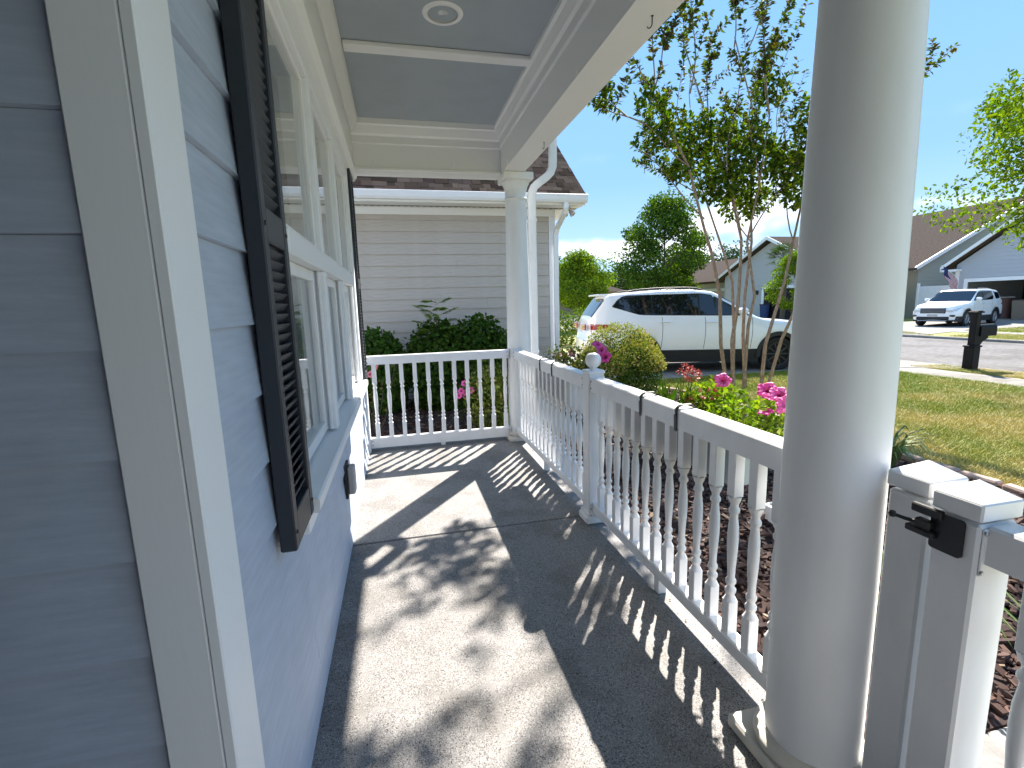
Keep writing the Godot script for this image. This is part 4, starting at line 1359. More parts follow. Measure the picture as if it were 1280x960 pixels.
func make_car(t: Node3D, p: Dictionary) -> void:
	car_p = p
	var xs := []
	var x: float = p.top[0][0]
	var xe: float = p.top[p.top.size() - 1][0]
	var n := 110
	for i in n + 1:
		xs.append(lerpf(x, xe, float(i) / n))
	var st := SurfaceTool.new()
	st.begin(Mesh.PRIMITIVE_TRIANGLES)
	st.set_smooth_group(0)
	var quad := func(a: Vector3, b: Vector3, c: Vector3, d: Vector3) -> void:
		for v in [a, b, c, a, c, d]:
			st.add_vertex(v)
	for i in n:
		var s0 := car_section(xs[i])
		var s1 := car_section(xs[i + 1])
		for k in s0.size() - 1:
			for sg in [1.0, -1.0]:
				var a := Vector3(xs[i], s0[k].y, s0[k].x * sg)
				var b := Vector3(xs[i + 1], s1[k].y, s1[k].x * sg)
				var c := Vector3(xs[i + 1], s1[k + 1].y, s1[k + 1].x * sg)
				var d := Vector3(xs[i], s0[k + 1].y, s0[k + 1].x * sg)
				if sg > 0:
					quad.call(a, d, c, b)
				else:
					quad.call(a, b, c, d)
	# end caps, bulging slightly
	for e in [0, n]:
		var s := car_section(xs[e])
		var o: float = -0.05 if e == 0 else 0.06
		for k in s.size() - 1:
			for sg in [1.0, -1.0]:
				var a := Vector3(xs[e], s[k].y, s[k].x * sg)
				var b := Vector3(xs[e], s[k + 1].y, s[k + 1].x * sg)
				var c := Vector3(xs[e] + o * 0.8, s[k + 1].y, s[k + 1].x * sg * 0.7)
				var d := Vector3(xs[e] + o * 0.8, s[k].y, s[k].x * sg * 0.7)
				var c2 := Vector3(xs[e] + o, s[k + 1].y, 0)
				var d2 := Vector3(xs[e] + o, s[k].y, 0)
				if (sg > 0) == (e == 0):
					quad.call(a, d, c, b); quad.call(d, d2, c2, c)
				else:
					quad.call(a, b, c, d); quad.call(d, c, c2, d2)
	st.index()
	st.generate_normals()
	var body := part(t, "body", st.commit(), mats.car_white)
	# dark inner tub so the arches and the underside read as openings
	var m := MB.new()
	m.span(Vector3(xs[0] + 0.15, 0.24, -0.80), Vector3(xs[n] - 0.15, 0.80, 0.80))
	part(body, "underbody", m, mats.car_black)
	# glass
	for sg in [1.0, -1.0]:
		for w in p.windows:
			m = MB.new()
			side_patch(m, w.top, w.bot, w.x0, w.x1, 0.004, sg)
			part(t, "window", m, mats.car_glass)
		m = MB.new()
		side_patch(m, p.trim_top, p.trim_bot, p.trim_x0, p.trim_x1, 0.002, sg, 26, 5)
		part(t, "pillar_trim", m, mats.car_black)
	for sc in [["windscreen", p.ws0, p.ws1, 0.90, Vector3(0.004, 0.006, 0)], ["rear_window", p.rw0, p.rw1, 0.86, Vector3(-0.005, 0.005, 0)]]:
		m = MB.new()
		for i in 8:
			for j in 12:
				var q := []
				for e in [[0, 0], [1, 0], [1, 1], [0, 1]]:
					q.append(top_pt(lerpf(sc[1], sc[2], (i + e[0]) / 8.0), lerpf(-sc[3], sc[3], (j + e[1]) / 12.0), sc[4]))
				m.face(q, Vector3(0, 1, 0))
		part(t, sc[0], m, mats.car_glass)
	# lower cladding and arch lips
	for sg in [1.0, -1.0]:
		m = MB.new()
		var r: float = p.arch
		var bx: float = p.wb * 0.5
		for seg in [[-bx + r - 0.02, bx - r + 0.02], [p.top[0][0] + 0.06, -bx - r + 0.02], [bx + r - 0.02, xe - 0.10]]:
			var a: float = seg[0]
			var b: float = seg[1]
			var pr: float = p.clad
			for i in 10:
				var x0 := lerpf(a, b, i / 10.0)
				var x1 := lerpf(a, b, (i + 1) / 10.0)
				var z0: float = lut(p.wid, x0) + 0.008
				var z1: float = lut(p.wid, x1) + 0.008
				m.face([Vector3(x0, 0.22, (z0 - 0.05) * sg), Vector3(x1, 0.22, (z1 - 0.05) * sg), Vector3(x1, pr - 0.02, z1 * sg), Vector3(x0, pr - 0.02, z0 * sg)], Vector3(0, 0, sg))
				m.face([Vector3(x0, pr - 0.02, z0 * sg), Vector3(x1, pr - 0.02, z1 * sg), Vector3(x1, pr, (z1 - 0.03) * sg), Vector3(x0, pr, (z0 - 0.03) * sg)], Vector3(0, 1, sg))
		part(t, "sill_cladding", m, mats.car_black)
		for xw in [bx, -bx]:
			m = MB.new()
			for k in 20:
				var q := []
				for e in [[0, 0], [1, 0], [1, 1], [0, 1]]:
					var an := lerpf(-0.12, PI + 0.12, (k + e[0]) / 20.0)
					var rr: float = r - 0.03 if e[1] == 0 else r + 0.055
					var px: float = xw + cos(an) * rr
					var py: float = p.axle + sin(an) * rr
					q.append(Vector3(px, py, (lut(p.wid, px) + 0.010) * sg))
				m.face(q, Vector3(0, 0, sg))
				m.face([q[0], q[1], q[1] - Vector3(0, 0, 0.2 * sg), q[0] - Vector3(0, 0, 0.2 * sg)], Vector3(xw, p.axle, 0) - Vector3(q[0].x, q[0].y, 0))
				m.face([q[3], q[2], q[2] - Vector3(0, 0, 0.03 * sg), q[3] - Vector3(0, 0, 0.03 * sg)], Vector3(q[3].x, q[3].y, 0) - Vector3(xw, p.axle, 0))
			part(t, "wheel_arch", m, mats.car_black)
			# wheel
			var ax := Basis(Vector3(1, 0, 0), PI / 2 * sg)
			m = MB.new()
			m.lathe([Vector2(0.245, -0.12), Vector2(0.33, -0.125), Vector2(0.362, -0.10), Vector2(0.372, -0.05), Vector2(0.372, 0.05), Vector2(0.362, 0.10), Vector2(0.33, 0.122), Vector2(0.25, 0.118), Vector2(0.245, 0.06)], Vector3.ZERO, 32, ax)
			var ty := part(t, "tyre", m, mats.tyre, Vector3(xw, p.axle - 0.002, 0.855 * sg))
			m = MB.new()
			m.lathe([Vector2(0.25, 0.06), Vector2(0.252, 0.112), Vector2(0.235, 0.112), Vector2(0.225, 0.05), Vector2(0.06, 0.035)], Vector3.ZERO, 32, ax, false)
			for k in 10:
				var an: float = TAU * k / 10.0
				m.box(Vector3(cos(an) * 0.135, sin(an) * 0.135, 0.085 * sg), Vector3(0.2, 0.034, 0.03), 0.008, Basis(Vector3(0, 0, 1), an))
			m.lathe([Vector2(0.055, 0.05), Vector2(0.055, 0.105), Vector2(0.03, 0.112)], Vector3.ZERO, 20, ax)
			part(ty, "rim", m, mats[p.rim])
		# mirror, handles, rails
		m = MB.new()
		m.box(Vector3(p.mirror, lut(p.belt, p.mirror) + 0.10, 1.04 * sg), Vector3(0.16, 0.16, 0.22), 0.05)
		m.box(Vector3(p.mirror + 0.02, lut(p.belt, p.mirror) + 0.03, 0.93 * sg), Vector3(0.08, 0.05, 0.12), 0.01)
		part(t, "mirror", m, mats.car_white)
		for xh in p.handles:
			m = MB.new()
			var hp := side_pt(xh, lut(p.belt, xh) - 0.12, 0.02)
			m.box(Vector3(hp.x, hp.y, hp.z * sg), Vector3(0.22, 0.03, 0.03), 0.01)
			part(t, "door_handle", m, mats.car_white)
		for xd in p.seams:
			m = MB.new()
			for k in 8:
				var ya := lerpf(p.clad + 0.01, lut(p.belt, xd) - 0.02, k / 8.0)
				var yb := lerpf(p.clad + 0.01, lut(p.belt, xd) - 0.02, (k + 1) / 8.0)
				var bow := func(y: float) -> float:
					return xd + 0.05 * sin((y - 0.4) * 3.0)
				var q := []
				for e in [[ya, -0.005], [ya, 0.005], [yb, 0.005], [yb, -0.005]]:
					var c := side_pt(bow.call(e[0]) + e[1], e[0], 0.0015)
					c.z *= sg
					q.append(c)
				m.face(q, Vector3(0, 0, sg))
			part(t, "door_seam", m, mats.seal)
		m = MB.new()
		var rl := []
		for k in 9:
			var xr := lerpf(p.rail0, p.rail1, k / 8.0)
			rl.append(Vector3(xr, lut(p.top, xr) + (0.045 if k > 0 and k < 8 else 0.0) - 0.012, 0.63 * sg))
		m.tube(rl, 0.018, 0.018, 8)
		part(t, "roof_rail", m, mats[p.rail])
		# lamps
		m = MB.new()
		side_patch(m, p.tail_top, p.tail_bot, p.tail_x0, p.tail_x1, 0.006, sg, 8, 3)
		var y0: float = p.tail_bot[0][1]
		var y1: float = p.tail_top[0][1]
		var tz: float = side_pt(p.tail_x0, y0, 0.0).z
		m.box(Vector3(p.top[0][0] - 0.035, (y0 + y1) * 0.5, (tz - 0.2) * sg), Vector3(0.04, y1 - y0, 0.42), 0.015)
		part(t, "tail_light", m, mats.tail_red)
		m = MB.new()
		side_patch(m, p.head_top, p.head_bot, p.head_x0, p.head_x1, 0.006, sg, 8, 3)
		m.box(Vector3(xe + 0.02, lut(p.head_top, p.head_x1) - 0.07, 0.62 * sg), Vector3(0.05, 0.12, 0.34), 0.02)
		part(t, "headlight", m, mats.lamp_clear)

func build_cars() -> void:
	var a := {
		"top": [[-2.58, 0.70], [-2.57, 1.04], [-2.49, 1.19], [-2.19, 1.62], [-2.08, 1.685], [-1.9, 1.705], [-1.0, 1.765], [-0.3, 1.765], [0.1, 1.72], [0.25, 1.66], [1.02, 1.18], [1.2, 1.13], [1.6, 1.10], [2.0, 1.05], [2.25, 0.98], [2.36, 0.90], [2.42, 0.74]],
		"belt": [[-2.58, 0.69], [-2.4, 1.12], [-1.5, 1.21], [0.8, 1.18], [1.1, 1.10], [1.3, 1.05], [2.0, 0.97], [2.42, 0.72]],
		"wid": [[-2.58, 0.80], [-2.45, 0.90], [-2.2, 0.965], [-1.5, 0.99], [1.5, 0.99], [2.0, 0.97], [2.25, 0.91], [2.36, 0.83], [2.42, 0.74]],
		"shoulder": [[-2.6, 0.96], [0.9, 0.965], [1.3, 0.93], [2.4, 0.92]],
		"low": 0.32, "wb": 2.98, "arch": 0.425, "axle": 0.37, "clad": 0.50,
		"windows": [
			{"x0": -2.02, "x1": -1.22, "top": [[-2.02, 1.42], [-1.88, 1.60], [-1.75, 1.63], [-1.22, 1.655]], "bot": [[-2.02, 1.40], [-1.5, 1.255], [-1.22, 1.24]]},
			{"x0": -1.20, "x1": -0.24, "top": [[-1.2, 1.655], [-0.24, 1.655]], "bot": [[-1.2, 1.24], [-0.24, 1.225]]},
			{"x0": -0.20, "x1": 0.66, "top": [[-0.20, 1.65], [0.02, 1.63], [0.15, 1.575], [0.66, 1.28]], "bot": [[-0.2, 1.225], [0.66, 1.21]]}],
		"trim_top": [[-2.05, 1.43], [-1.89, 1.615], [-1.74, 1.65], [-0.2, 1.675], [0.03, 1.65], [0.16, 1.595], [0.85, 1.215]], "trim_bot": [[-2.05, 1.41], [-1.5, 1.24], [-1.2, 1.225], [0.85, 1.19]], "trim_x0": -2.05, "trim_x1": 0.83,
		"ws0": 0.24, "ws1": 1.02, "rw0": -2.47, "rw1": -2.21, "rim": "rim_dark", "rail": "car_black", "mirror": 0.66,
		"handles": [-0.95, 0.02], "seams": [-1.05, -0.14, 0.86], "rail0": -1.75, "rail1": 0.0,
		"tail_x0": -2.50, "tail_x1": -2.08, "tail_top": [[-2.5, 1.06], [-2.08, 1.04]], "tail_bot": [[-2.5, 0.92], [-2.08, 0.98]],
		"head_x0": 2.0, "head_x1": 2.36, "head_top": [[2.0, 0.93], [2.36, 0.83]], "head_bot": [[2.0, 0.89], [2.36, 0.72]]}
	var t := thing("parked_car", "white three-row sport utility car with dark windows parked broadside on the near driveway", "car")
	make_car(t, a)
	# shark fin and rear spoiler
	var m := MB.new()
	m.box(Vector3(-2.20, 1.672, 0), Vector3(0.24, 0.035, 1.24), 0.012)
	part(t, "spoiler", m, mats.car_white)
	t.position = Vector3(6.62, -0.085, -10.02)
	t.rotation = Vector3(0, -0.22, -0.012)
	var b: Dictionary = a.duplicate(true)
	b.rim = "rim"
	b.rail = "chrome"
	b.top = [[-2.54, 0.80], [-2.53, 1.08], [-2.42, 1.2], [-2.14, 1.62], [-2.0, 1.70], [-1.0, 1.76], [-0.2, 1.765], [0.15, 1.72], [0.32, 1.64], [1.05, 1.17], [1.2, 1.13], [1.6, 1.10], [2.05, 1.04], [2.28, 0.97], [2.38, 0.88], [2.43, 0.72]]
	b.windows = [
		{"x0": -2.05, "x1": -1.45, "top": [[-2.05, 1.56], [-1.45, 1.62]], "bot": [[-2.05, 1.30], [-1.75, 1.26], [-1.45, 1.25]]},
		{"x0": -1.25, "x1": -0.22, "top": [[-1.25, 1.62], [-0.2, 1.63]], "bot": [[-1.25, 1.36], [-1.1, 1.24], [-0.2, 1.22]]},
		{"x0": -0.18, "x1": 0.72, "top": [[-0.18, 1.63], [0.1, 1.61], [0.24, 1.55], [0.72, 1.26]], "bot": [[-0.18, 1.22], [0.72, 1.205]]}]
	b.trim_top = [[-1.28, 1.64], [-0.2, 1.65], [0.1, 1.63], [0.24, 1.575], [0.86, 1.215]]
	b.trim_bot = [[-1.28, 1.34], [-1.1, 1.225], [0.88, 1.19]]
	b.trim_x0 = -1.28
	b.trim_x1 = 0.86
	var u := thing("parked_car", "white sport utility car facing the street on the driveway across the road", "car")
	make_car(u, b)
	# face of the second car
	m = MB.new()
	m.box(Vector3(2.475, 0.76, 0), Vector3(0.05, 0.26, 1.02), 0.03)
	var gr := part(u, "grille", m, mats.car_black)
	for i in 4:
		m = MB.new()
		m.box(Vector3(2.505, 0.67 + i * 0.06, 0), Vector3(0.015, 0.014, 0.95), 0.004)
		part(gr, "bar", m, mats.rim)
	m = MB.new()
	m.box(Vector3(2.47, 0.40, 0), Vector3(0.08, 0.16, 1.30), 0.03)
	part(u, "lower_grille", m, mats.car_black)
	m = MB.new()
	m.box(Vector3(2.49, 0.285, 0), Vector3(0.06, 0.05, 1.2), 0.02)
	part(u, "skid_plate", m, mats.rim)
	m = MB.new()
	m.box(Vector3(2.49, 0.54, 0), Vector3(0.02, 0.10, 0.42), 0.01)
	part(u, "number_plate", m, mats.rim)
	for sg in [1.0, -1.0]:
		m = MB.new()
		m.box(Vector3(2.40, 0.52, 0.74 * sg), Vector3(0.12, 0.09, 0.22), 0.03)
		part(u, "fog_light", m, mats.car_black)
	m = MB.new()
	m.box(Vector3(-2.16, 1.66, 0), Vector3(0.3, 0.035, 1.2), 0.012)
	part(u, "spoiler", m, mats.car_white)
	u.position = Vector3(27.8, -0.145, -19.1)
	u.rotation = Vector3(0, PI + 0.24, 0)

# ---------------------------------------------------------------- trees
func twig_leaves(m: MB, pts: Array, from: float, per_m: float, ln: float, wd: float, cols: Array) -> void:
	var n := pts.size()
	for i in n - 1:
		var t := float(i) / (n - 1)
		if t < from:
			continue
		var a: Vector3 = pts[i]
		var b: Vector3 = pts[i + 1]
		var ax := (b - a).normalized()
		var cnt := int((b - a).length() * per_m + rng.randf())
		for k in cnt:
			var p := a.lerp(b, rng.randf())
			var side := ax.cross(rdir()).normalized()
			var dir := (side + ax * rng.randf_range(0.1, 0.8) + Vector3(0, -0.1, 0)).normalized()
			var nr := (ax * 0.6 + rdir() * 0.7 + Vector3(0, 0.5, 0)).normalized()
			m.col = vary(cols[rng.randi() % cols.size()], 0.3)
			m.leaf(p + side * 0.008, dir, nr, ln * rng.randf_range(0.6, 1.2), wd * rng.randf_range(0.7, 1.2))

func build_myrtle() -> void:
	var t := thing("crape_myrtle", "multi-stemmed crape myrtle with smooth tan trunks on the lawn before the near car", "tree", Vector3(5.6, 0, -7.2), -0.2263)
	var green := [Color(0.09, 0.15, 0.018), Color(0.15, 0.20, 0.02), Color(0.05, 0.09, 0.016), Color(0.20, 0.23, 0.025), Color(0.06, 0.08, 0.02)]
	var dark := [Color(0.08, 0.12, 0.028), Color(0.09, 0.075, 0.05), Color(0.06, 0.085, 0.03), Color(0.12, 0.085, 0.06), Color(0.12, 0.16, 0.025)]
	# each stem: points (x, y, z) and radii at both ends
	var stems := [
		[[Vector3(-0.12, -0.12, 0.05), Vector3(-0.29, 0.7, 0.1), Vector3(-0.38, 1.51, 0.2), Vector3(-0.58, 2.17, 0.3), Vector3(-0.76, 2.56, 0.4), Vector3(-1.09, 3.45, 0.55), Vector3(-1.49, 4.06, 0.65), Vector3(-1.68, 4.43, 0.7)], 0.034, 0.012],
		[[Vector3(-0.04, -0.12, 0.1), Vector3(-0.11, 0.76, 0.12), Vector3(-0.04, 1.37, 0.12), Vector3(-0.02, 2.03, 0.1), Vector3(0.0, 2.41, 0.05), Vector3(-0.23, 3.3, 0.0), Vector3(-0.53, 4.28, -0.15), Vector3(-0.93, 5.56, -0.3)], 0.036, 0.009],
		[[Vector3(0.02, -0.12, -0.08), Vector3(0.03, 0.83, -0.12), Vector3(-0.02, 1.76, -0.18), Vector3(-0.14, 2.16, -0.22), Vector3(-0.45, 3.18, -0.4), Vector3(-0.64, 3.8, -0.55)], 0.030, 0.010],
		[[Vector3(0.11, -0.12, 0.14), Vector3(0.11, 1.0, 0.2), Vector3(0.18, 1.49, 0.22), Vector3(0.10, 1.96, 0.2), Vector3(0.02, 2.35, 0.2), Vector3(0.12, 3.2, 0.3), Vector3(0.20, 4.2, 0.35)], 0.030, 0.010],
		[[Vector3(0.26, -0.12, -0.1), Vector3(0.20, 0.82, -0.15), Vector3(0.22, 1.49, -0.2), Vector3(0.34, 2.4, -0.3), Vector3(0.35, 3.29, -0.45), Vector3(0.34, 4.61, -0.5), Vector3(0.03, 5.76, -0.6)], 0.032, 0.009],
		[[Vector3(0.47, -0.12, 0.02), Vector3(0.53, 0.67, -0.02), Vector3(0.70, 1.28, -0.05), Vector3(0.84, 1.74, -0.1), Vector3(1.0, 2.39, -0.2), Vector3(1.2, 3.3, -0.3), Vector3(1.5, 4.2, -0.35)], 0.034, 0.011],
		[[Vector3(0.52, -0.12, 0.12), Vector3(0.70, 0.75, 0.16), Vector3(0.90, 1.34, 0.22), Vector3(1.01, 2.26, 0.35), Vector3(1.11, 3.63, 0.6), Vector3(1.0, 4.5, 0.8)], 0.030, 0.011]]
	var leaves := MB.new()
	for s in stems:
		var m := MB.new()
		m.tube(s[0], s[1], s[2], 9)
		part(t, "stem", m, mats.myrtle_bark)
	# branches: from, to, radius
	var br := [
		[Vector3(-1.09, 3.45, 0.55), Vector3(-1.9, 3.88, 1.1)], [Vector3(-1.88, 3.87, 1.08), Vector3(-2.72, 4.03, 1.5)], [Vector3(-2.2, 3.93, 1.25), Vector3(-2.55, 4.15, 1.45)], [Vector3(-1.49, 4.06, 0.65), Vector3(-2.07, 5.0, 0.8)], [Vector3(-1.68, 4.43, 0.7), Vector3(-1.64, 5.5, 0.6)],
		[Vector3(-1.68, 4.43, 0.7), Vector3(-1.30, 5.9, 0.3)], [Vector3(-0.93, 5.0, -0.2), Vector3(-1.09, 5.75, 0.1)], [Vector3(-0.53, 4.28, -0.15), Vector3(-0.63, 5.4, 0.1)], [Vector3(-0.64, 3.8, -0.55), Vector3(-1.15, 4.9, -0.9)],
		[Vector3(-0.23, 3.3, 0), Vector3(-0.28, 5.0, 0.5)], [Vector3(0.2, 4.2, 0.35), Vector3(-0.1, 5.9, 0.5)], [Vector3(0.34, 4.3, -0.5), Vector3(0.80, 6.0, -0.5)], [Vector3(0.35, 3.29, -0.45), Vector3(0.61, 5.2, -1.0)],
		[Vector3(1.0, 4.2, 0.7), Vector3(0.95, 5.6, 1.0)], [Vector3(1.5, 4.2, -0.35), Vector3(1.7, 5.7, -0.4)], [Vector3(1.2, 3.3, -0.3), Vector3(2.2, 4.4, -0.2)], [Vector3(2.1, 4.3, -0.2), Vector3(3.3, 5.3, -0.1)],
		[Vector3(-0.45, 3.18, -0.4), Vector3(-1.6, 3.9, -0.8)], [Vector3(-0.76, 2.7, 0.4), Vector3(-1.95, 3.75, 0.6)], [Vector3(0.0, 2.41, 0.05), Vector3(-0.75, 4.0, 0.7)], [Vector3(0.02, 2.35, 0.2), Vector3(0.75, 3.9, 0.6)],
		[Vector3(0.12, 3.2, 0.3), Vector3(-0.3, 4.5, 0.9)], [Vector3(0.34, 2.4, -0.3), Vector3(-0.2, 3.9, -0.9)], [Vector3(1.0, 2.39, -0.2), Vector3(0.6, 4.1, -0.4)], [Vector3(1.01, 2.26, 0.35), Vector3(1.6, 3.6, 0.8)],
		[Vector3(-1.15, 4.4, 0.7), Vector3(-1.30, 6.05, 1.05)], [Vector3(-1.28, 5.6, 0.95), Vector3(-1.85, 6.15, 1.0)], [Vector3(-1.30, 5.8, 1.0), Vector3(-1.45, 6.4, 1.3)], [Vector3(0.03, 5.6, -0.6), Vector3(-0.1, 6.5, -0.5)], [Vector3(0.1, 5.3, -0.55), Vector3(0.5, 6.7, -0.3)]]
	var brm := MB.new()
	for b in br:
		var pts := limb(brm, b[0], b[1], 0.012, 0.004, 0.05, 7, 6)
		twig_leaves(leaves, pts, 0.3, 85.0, 0.098, 0.054, dark if b[1].y > 4.4 else green)
		for k in 5:
			var q: Vector3 = pts[rng.randi_range(3, 7)]
			var e: Vector3 = q + Vector3(rng.randf_range(-0.3, 0.3), rng.randf_range(0.15, 0.5), rng.randf_range(-0.3, 0.3))
			var tp := limb(brm, q, e, 0.004, 0.002, 0.06, 4, 4)
			twig_leaves(leaves, tp, 0.0, 85.0, 0.092, 0.052, dark if e.y > 4.5 else green)
	for i in 22:      # fine bare-based shoots out of the crown
		var a := Vector3(rng.randf_range(-1.8, 1.4), rng.randf_range(3.3, 4.4), rng.randf_range(-0.8, 0.9))
		var e := a + Vector3(rng.randf_range(-0.5, 0.4), rng.randf_range(0.6, 1.5), rng.randf_range(-0.4, 0.4))
		var pts := limb(brm, a, e, 0.006, 0.002, 0.06, 6, 5)
		twig_leaves(leaves, pts, 0.25, 60.0, 0.092, 0.050, dark if e.y > 4.7 else green)
	part(t, "branches", brm, mats.myrtle_bark).set_meta("kind", "stuff")
	# denser heart of the crown
	var cl := [[-0.64, 3.75, -0.3, 0.42], [-0.13, 3.7, 0.2, 0.46], [0.40, 3.6, 0.0, 0.42], [0.80, 3.65, 0.3, 0.42], [-0.95, 3.95, 0.2, 0.34], [0.11, 4.15, -0.3, 0.36], [0.85, 3.1, 0.2, 0.34], [-0.37, 3.3, 0.3, 0.36], [-1.35, 4.05, 0.5, 0.3], [0.90, 4.2, 0.4, 0.34], [0.1, 3.05, -0.2, 0.34], [-0.65, 3.15, 0.3, 0.24], [0.45, 3.1, -0.4, 0.3], [1.15, 3.5, -0.3, 0.36], [-0.55, 4.2, 0.1, 0.28], [1.25, 2.9, 0.3, 0.26], [-1.75, 4.3, 0.8, 0.22], [-1.2, 3.45, 0.4, 0.2], [0.3, 4.6, 0.2, 0.24], [1.5, 4.2, -0.2, 0.26]]
	for c in cl:
		var r: float = c[3]
		leaf_cloud(leaves, Vector3(c[0], c[1], c[2]), Vector3(r, r * 0.85, r), int(2300.0 * r * r + 60.0), 0.10, 0.058, green, 0.1)
	part(t, "crown", leaves, mats.leaf).set_meta("kind", "stuff")

func broad_tree(called: String, label: String, at: Vector3, height: float, radius: float, base: float, trunk: float, cols: Array, clumps: int, per: int, ln: float, seed_shift: int, group := "") -> Node3D:
	rng.seed = 5000 + seed_shift
	var t := thing(called, label, "tree", at, 0.0, group)
	var m := MB.new()
	var top := Vector3(rng.randf_range(-0.2, 0.2), height * 0.88, rng.randf_range(-0.2, 0.2))
	m.tube([Vector3(0, -0.1, 0), Vector3(0.02, base * 0.5, 0.02), Vector3(-0.05, base, 0.03), top * 0.6 + Vector3(0.1, 0, 0), top], trunk, trunk * 0.18, 9)
	var leaves := MB.new()
	for i in clumps:
		var f := (i + 0.5) / clumps
		var y := lerpf(base, height, f)
		var prof := sin(PI * pow(clampf((y - base) / (height - base), 0.02, 1.0), 0.65)) * 0.92 + 0.10
		var a := i * 2.4 + rng.randf_range(-0.5, 0.5)
		var rr := radius * prof * rng.randf_range(0.45, 0.95)
		var p := Vector3(cos(a) * rr, y, sin(a) * rr)
		limb(m, Vector3(0, maxf(base * 0.7, y - rr * 0.7), 0), p, trunk * 0.3, trunk * 0.06, 0.06, 4, 5)
		var cr := radius * rng.randf_range(0.22, 0.40)
		leaf_cloud(leaves, p, Vector3(cr * 1.15, cr * 0.62, cr * 1.15), per, ln, ln * 0.55, cols, 0.25, 0.3)
	part(t, "trunk", m, mats.bark)
	part(t, "crown", leaves, mats.leaf).set_meta("kind", "stuff")
	return t

func build_trees() -> void:
	rng.seed = 77
	build_myrtle()
	var lime := [Color(0.19, 0.27, 0.02), Color(0.14, 0.21, 0.02), Color(0.25, 0.31, 0.03), Color(0.09, 0.15, 0.02)]
	var deep := [Color(0.07, 0.13, 0.025), Color(0.095, 0.165, 0.026), Color(0.05, 0.095, 0.02), Color(0.13, 0.19, 0.03)]
	var wood := [Color(0.055, 0.09, 0.035), Color(0.07, 0.105, 0.038), Color(0.045, 0.075, 0.034), Color(0.09, 0.12, 0.04)]
	broad_tree("street_tree", "young bright green tree beyond the driveway, beside the garage corner", Vector3(10.4, -0.15, -27.0), 4.3, 1.9, 1.4, 0.09, lime, 26, 420, 0.16, 1)
	broad_tree("street_tree", "tall dark green tree rising behind the near white car's roof", Vector3(24.2, -0.17, -41.5), 10.6, 4.2, 2.6, 0.2, deep, 38, 430, 0.30, 2)
	broad_tree("street_tree", "bright yellow green oak reaching in from the right above the far garage", Vector3(12.1, -0.17, -4.55), 7.4, 3.0, 2.0, 0.13, lime, 54, 1500, 0.09, 6)
	broad_tree("small_tree", "small bushy bright green tree in front of the pale house's garage", Vector3(23.2, -0.17, -24.9), 4.2, 1.35, 0.9, 0.07, lime, 20, 330, 0.14, 4)
	broad_tree("small_tree", "low yellow green tree left of the pale house's gabled garage", Vector3(26.0, -0.17, -42.0), 4.6, 2.2, 1.2, 0.10, lime, 18, 300, 0.22, 5)
	broad_tree("street_tree", "rounded mid green tree between garage corner and tall dark tree", Vector3(23.0, -0.17, -60.0), 7.0, 3.4, 1.8, 0.15, deep, 22, 350, 0.34, 7)
	# palm
	rng.seed = 99
	var p := thing("palm_tree", "small fan palm with drooping grey green fronds in front of the pale house", "palm tree", Vector3(24.6, -0.17, -27.2))
	var m := MB.new()
	m.tube([Vector3(0, -0.1, 0), Vector3(0.05, 2.0, 0), Vector3(0, 4.0, 0.05)], 0.16, 0.12, 10)
	part(p, "trunk", m, mats.bark)
	m = MB.new()
	for i in 34:
		var a := rng.randf() * TAU
		var el := rng.randf_range(-0.7, 1.3)
		var d := Vector3(cos(a) * cos(el), sin(el), sin(a) * cos(el))
		var q := Vector3(0, 4.1, 0) + d * rng.randf_range(0.55, 0.9)
		m.col = vary(Color(0.055, 0.085, 0.035), 0.3)
		m.tube([Vector3(0, 4.05, 0), q], 0.012, 0.008, 4)
		var s := d.cross(Vector3.UP).normalized()
		for k in 13:
			var f := lerpf(-1.3, 1.3, k / 12.0)
			var dd := (d * cos(f) + s * sin(f) + Vector3(0, -0.25 - absf(f) * 0.15, 0)).normalized()
			m.leaf(q, dd, (s.cross(d) + rdir() * 0.2).normalized(), 0.62, 0.05)
	part(p, "fronds", m, mats.leaf).set_meta("kind", "stuff")
	# distant wood along the horizon
	rng.seed = 123
	m = MB.new()
	var tm := MB.new()
	for i in 150:
		var f := rng.randf()
		var pos := Vector3(lerpf(-30.0, 150.0, f), 0, lerpf(-135.0, -112.0, f) + rng.randf_range(-14, 14))
		var hgt := rng.randf_range(8.5, 14.0) + 3.0 * sin(f * 23.0)
		tm.tube([pos + Vector3(0, -0.3, 0), pos + Vector3(0, hgt * 0.8, 0)], 0.25, 0.08, 5)
		for k in 4:
			var c := pos + Vector3(rng.randf_range(-2.2, 2.2), hgt * rng.randf_range(0.35, 0.92), rng.randf_range(-2, 2))
			leaf_cloud(m, c, Vector3(2.6, 2.2, 2.6) * rng.randf_range(0.7, 1.2), 170, 0.75, 0.5, wood, 0.4)
	var w := struct("distant_wood", m, mats.leaf_matte)
	w.set_meta("kind", "stuff")
	tag(w, "dark green wood along the horizon behind the houses", "wood")
	var wt := part(w, "trunks", tm, mats.bark)
	wt.set_meta("kind", "stuff")

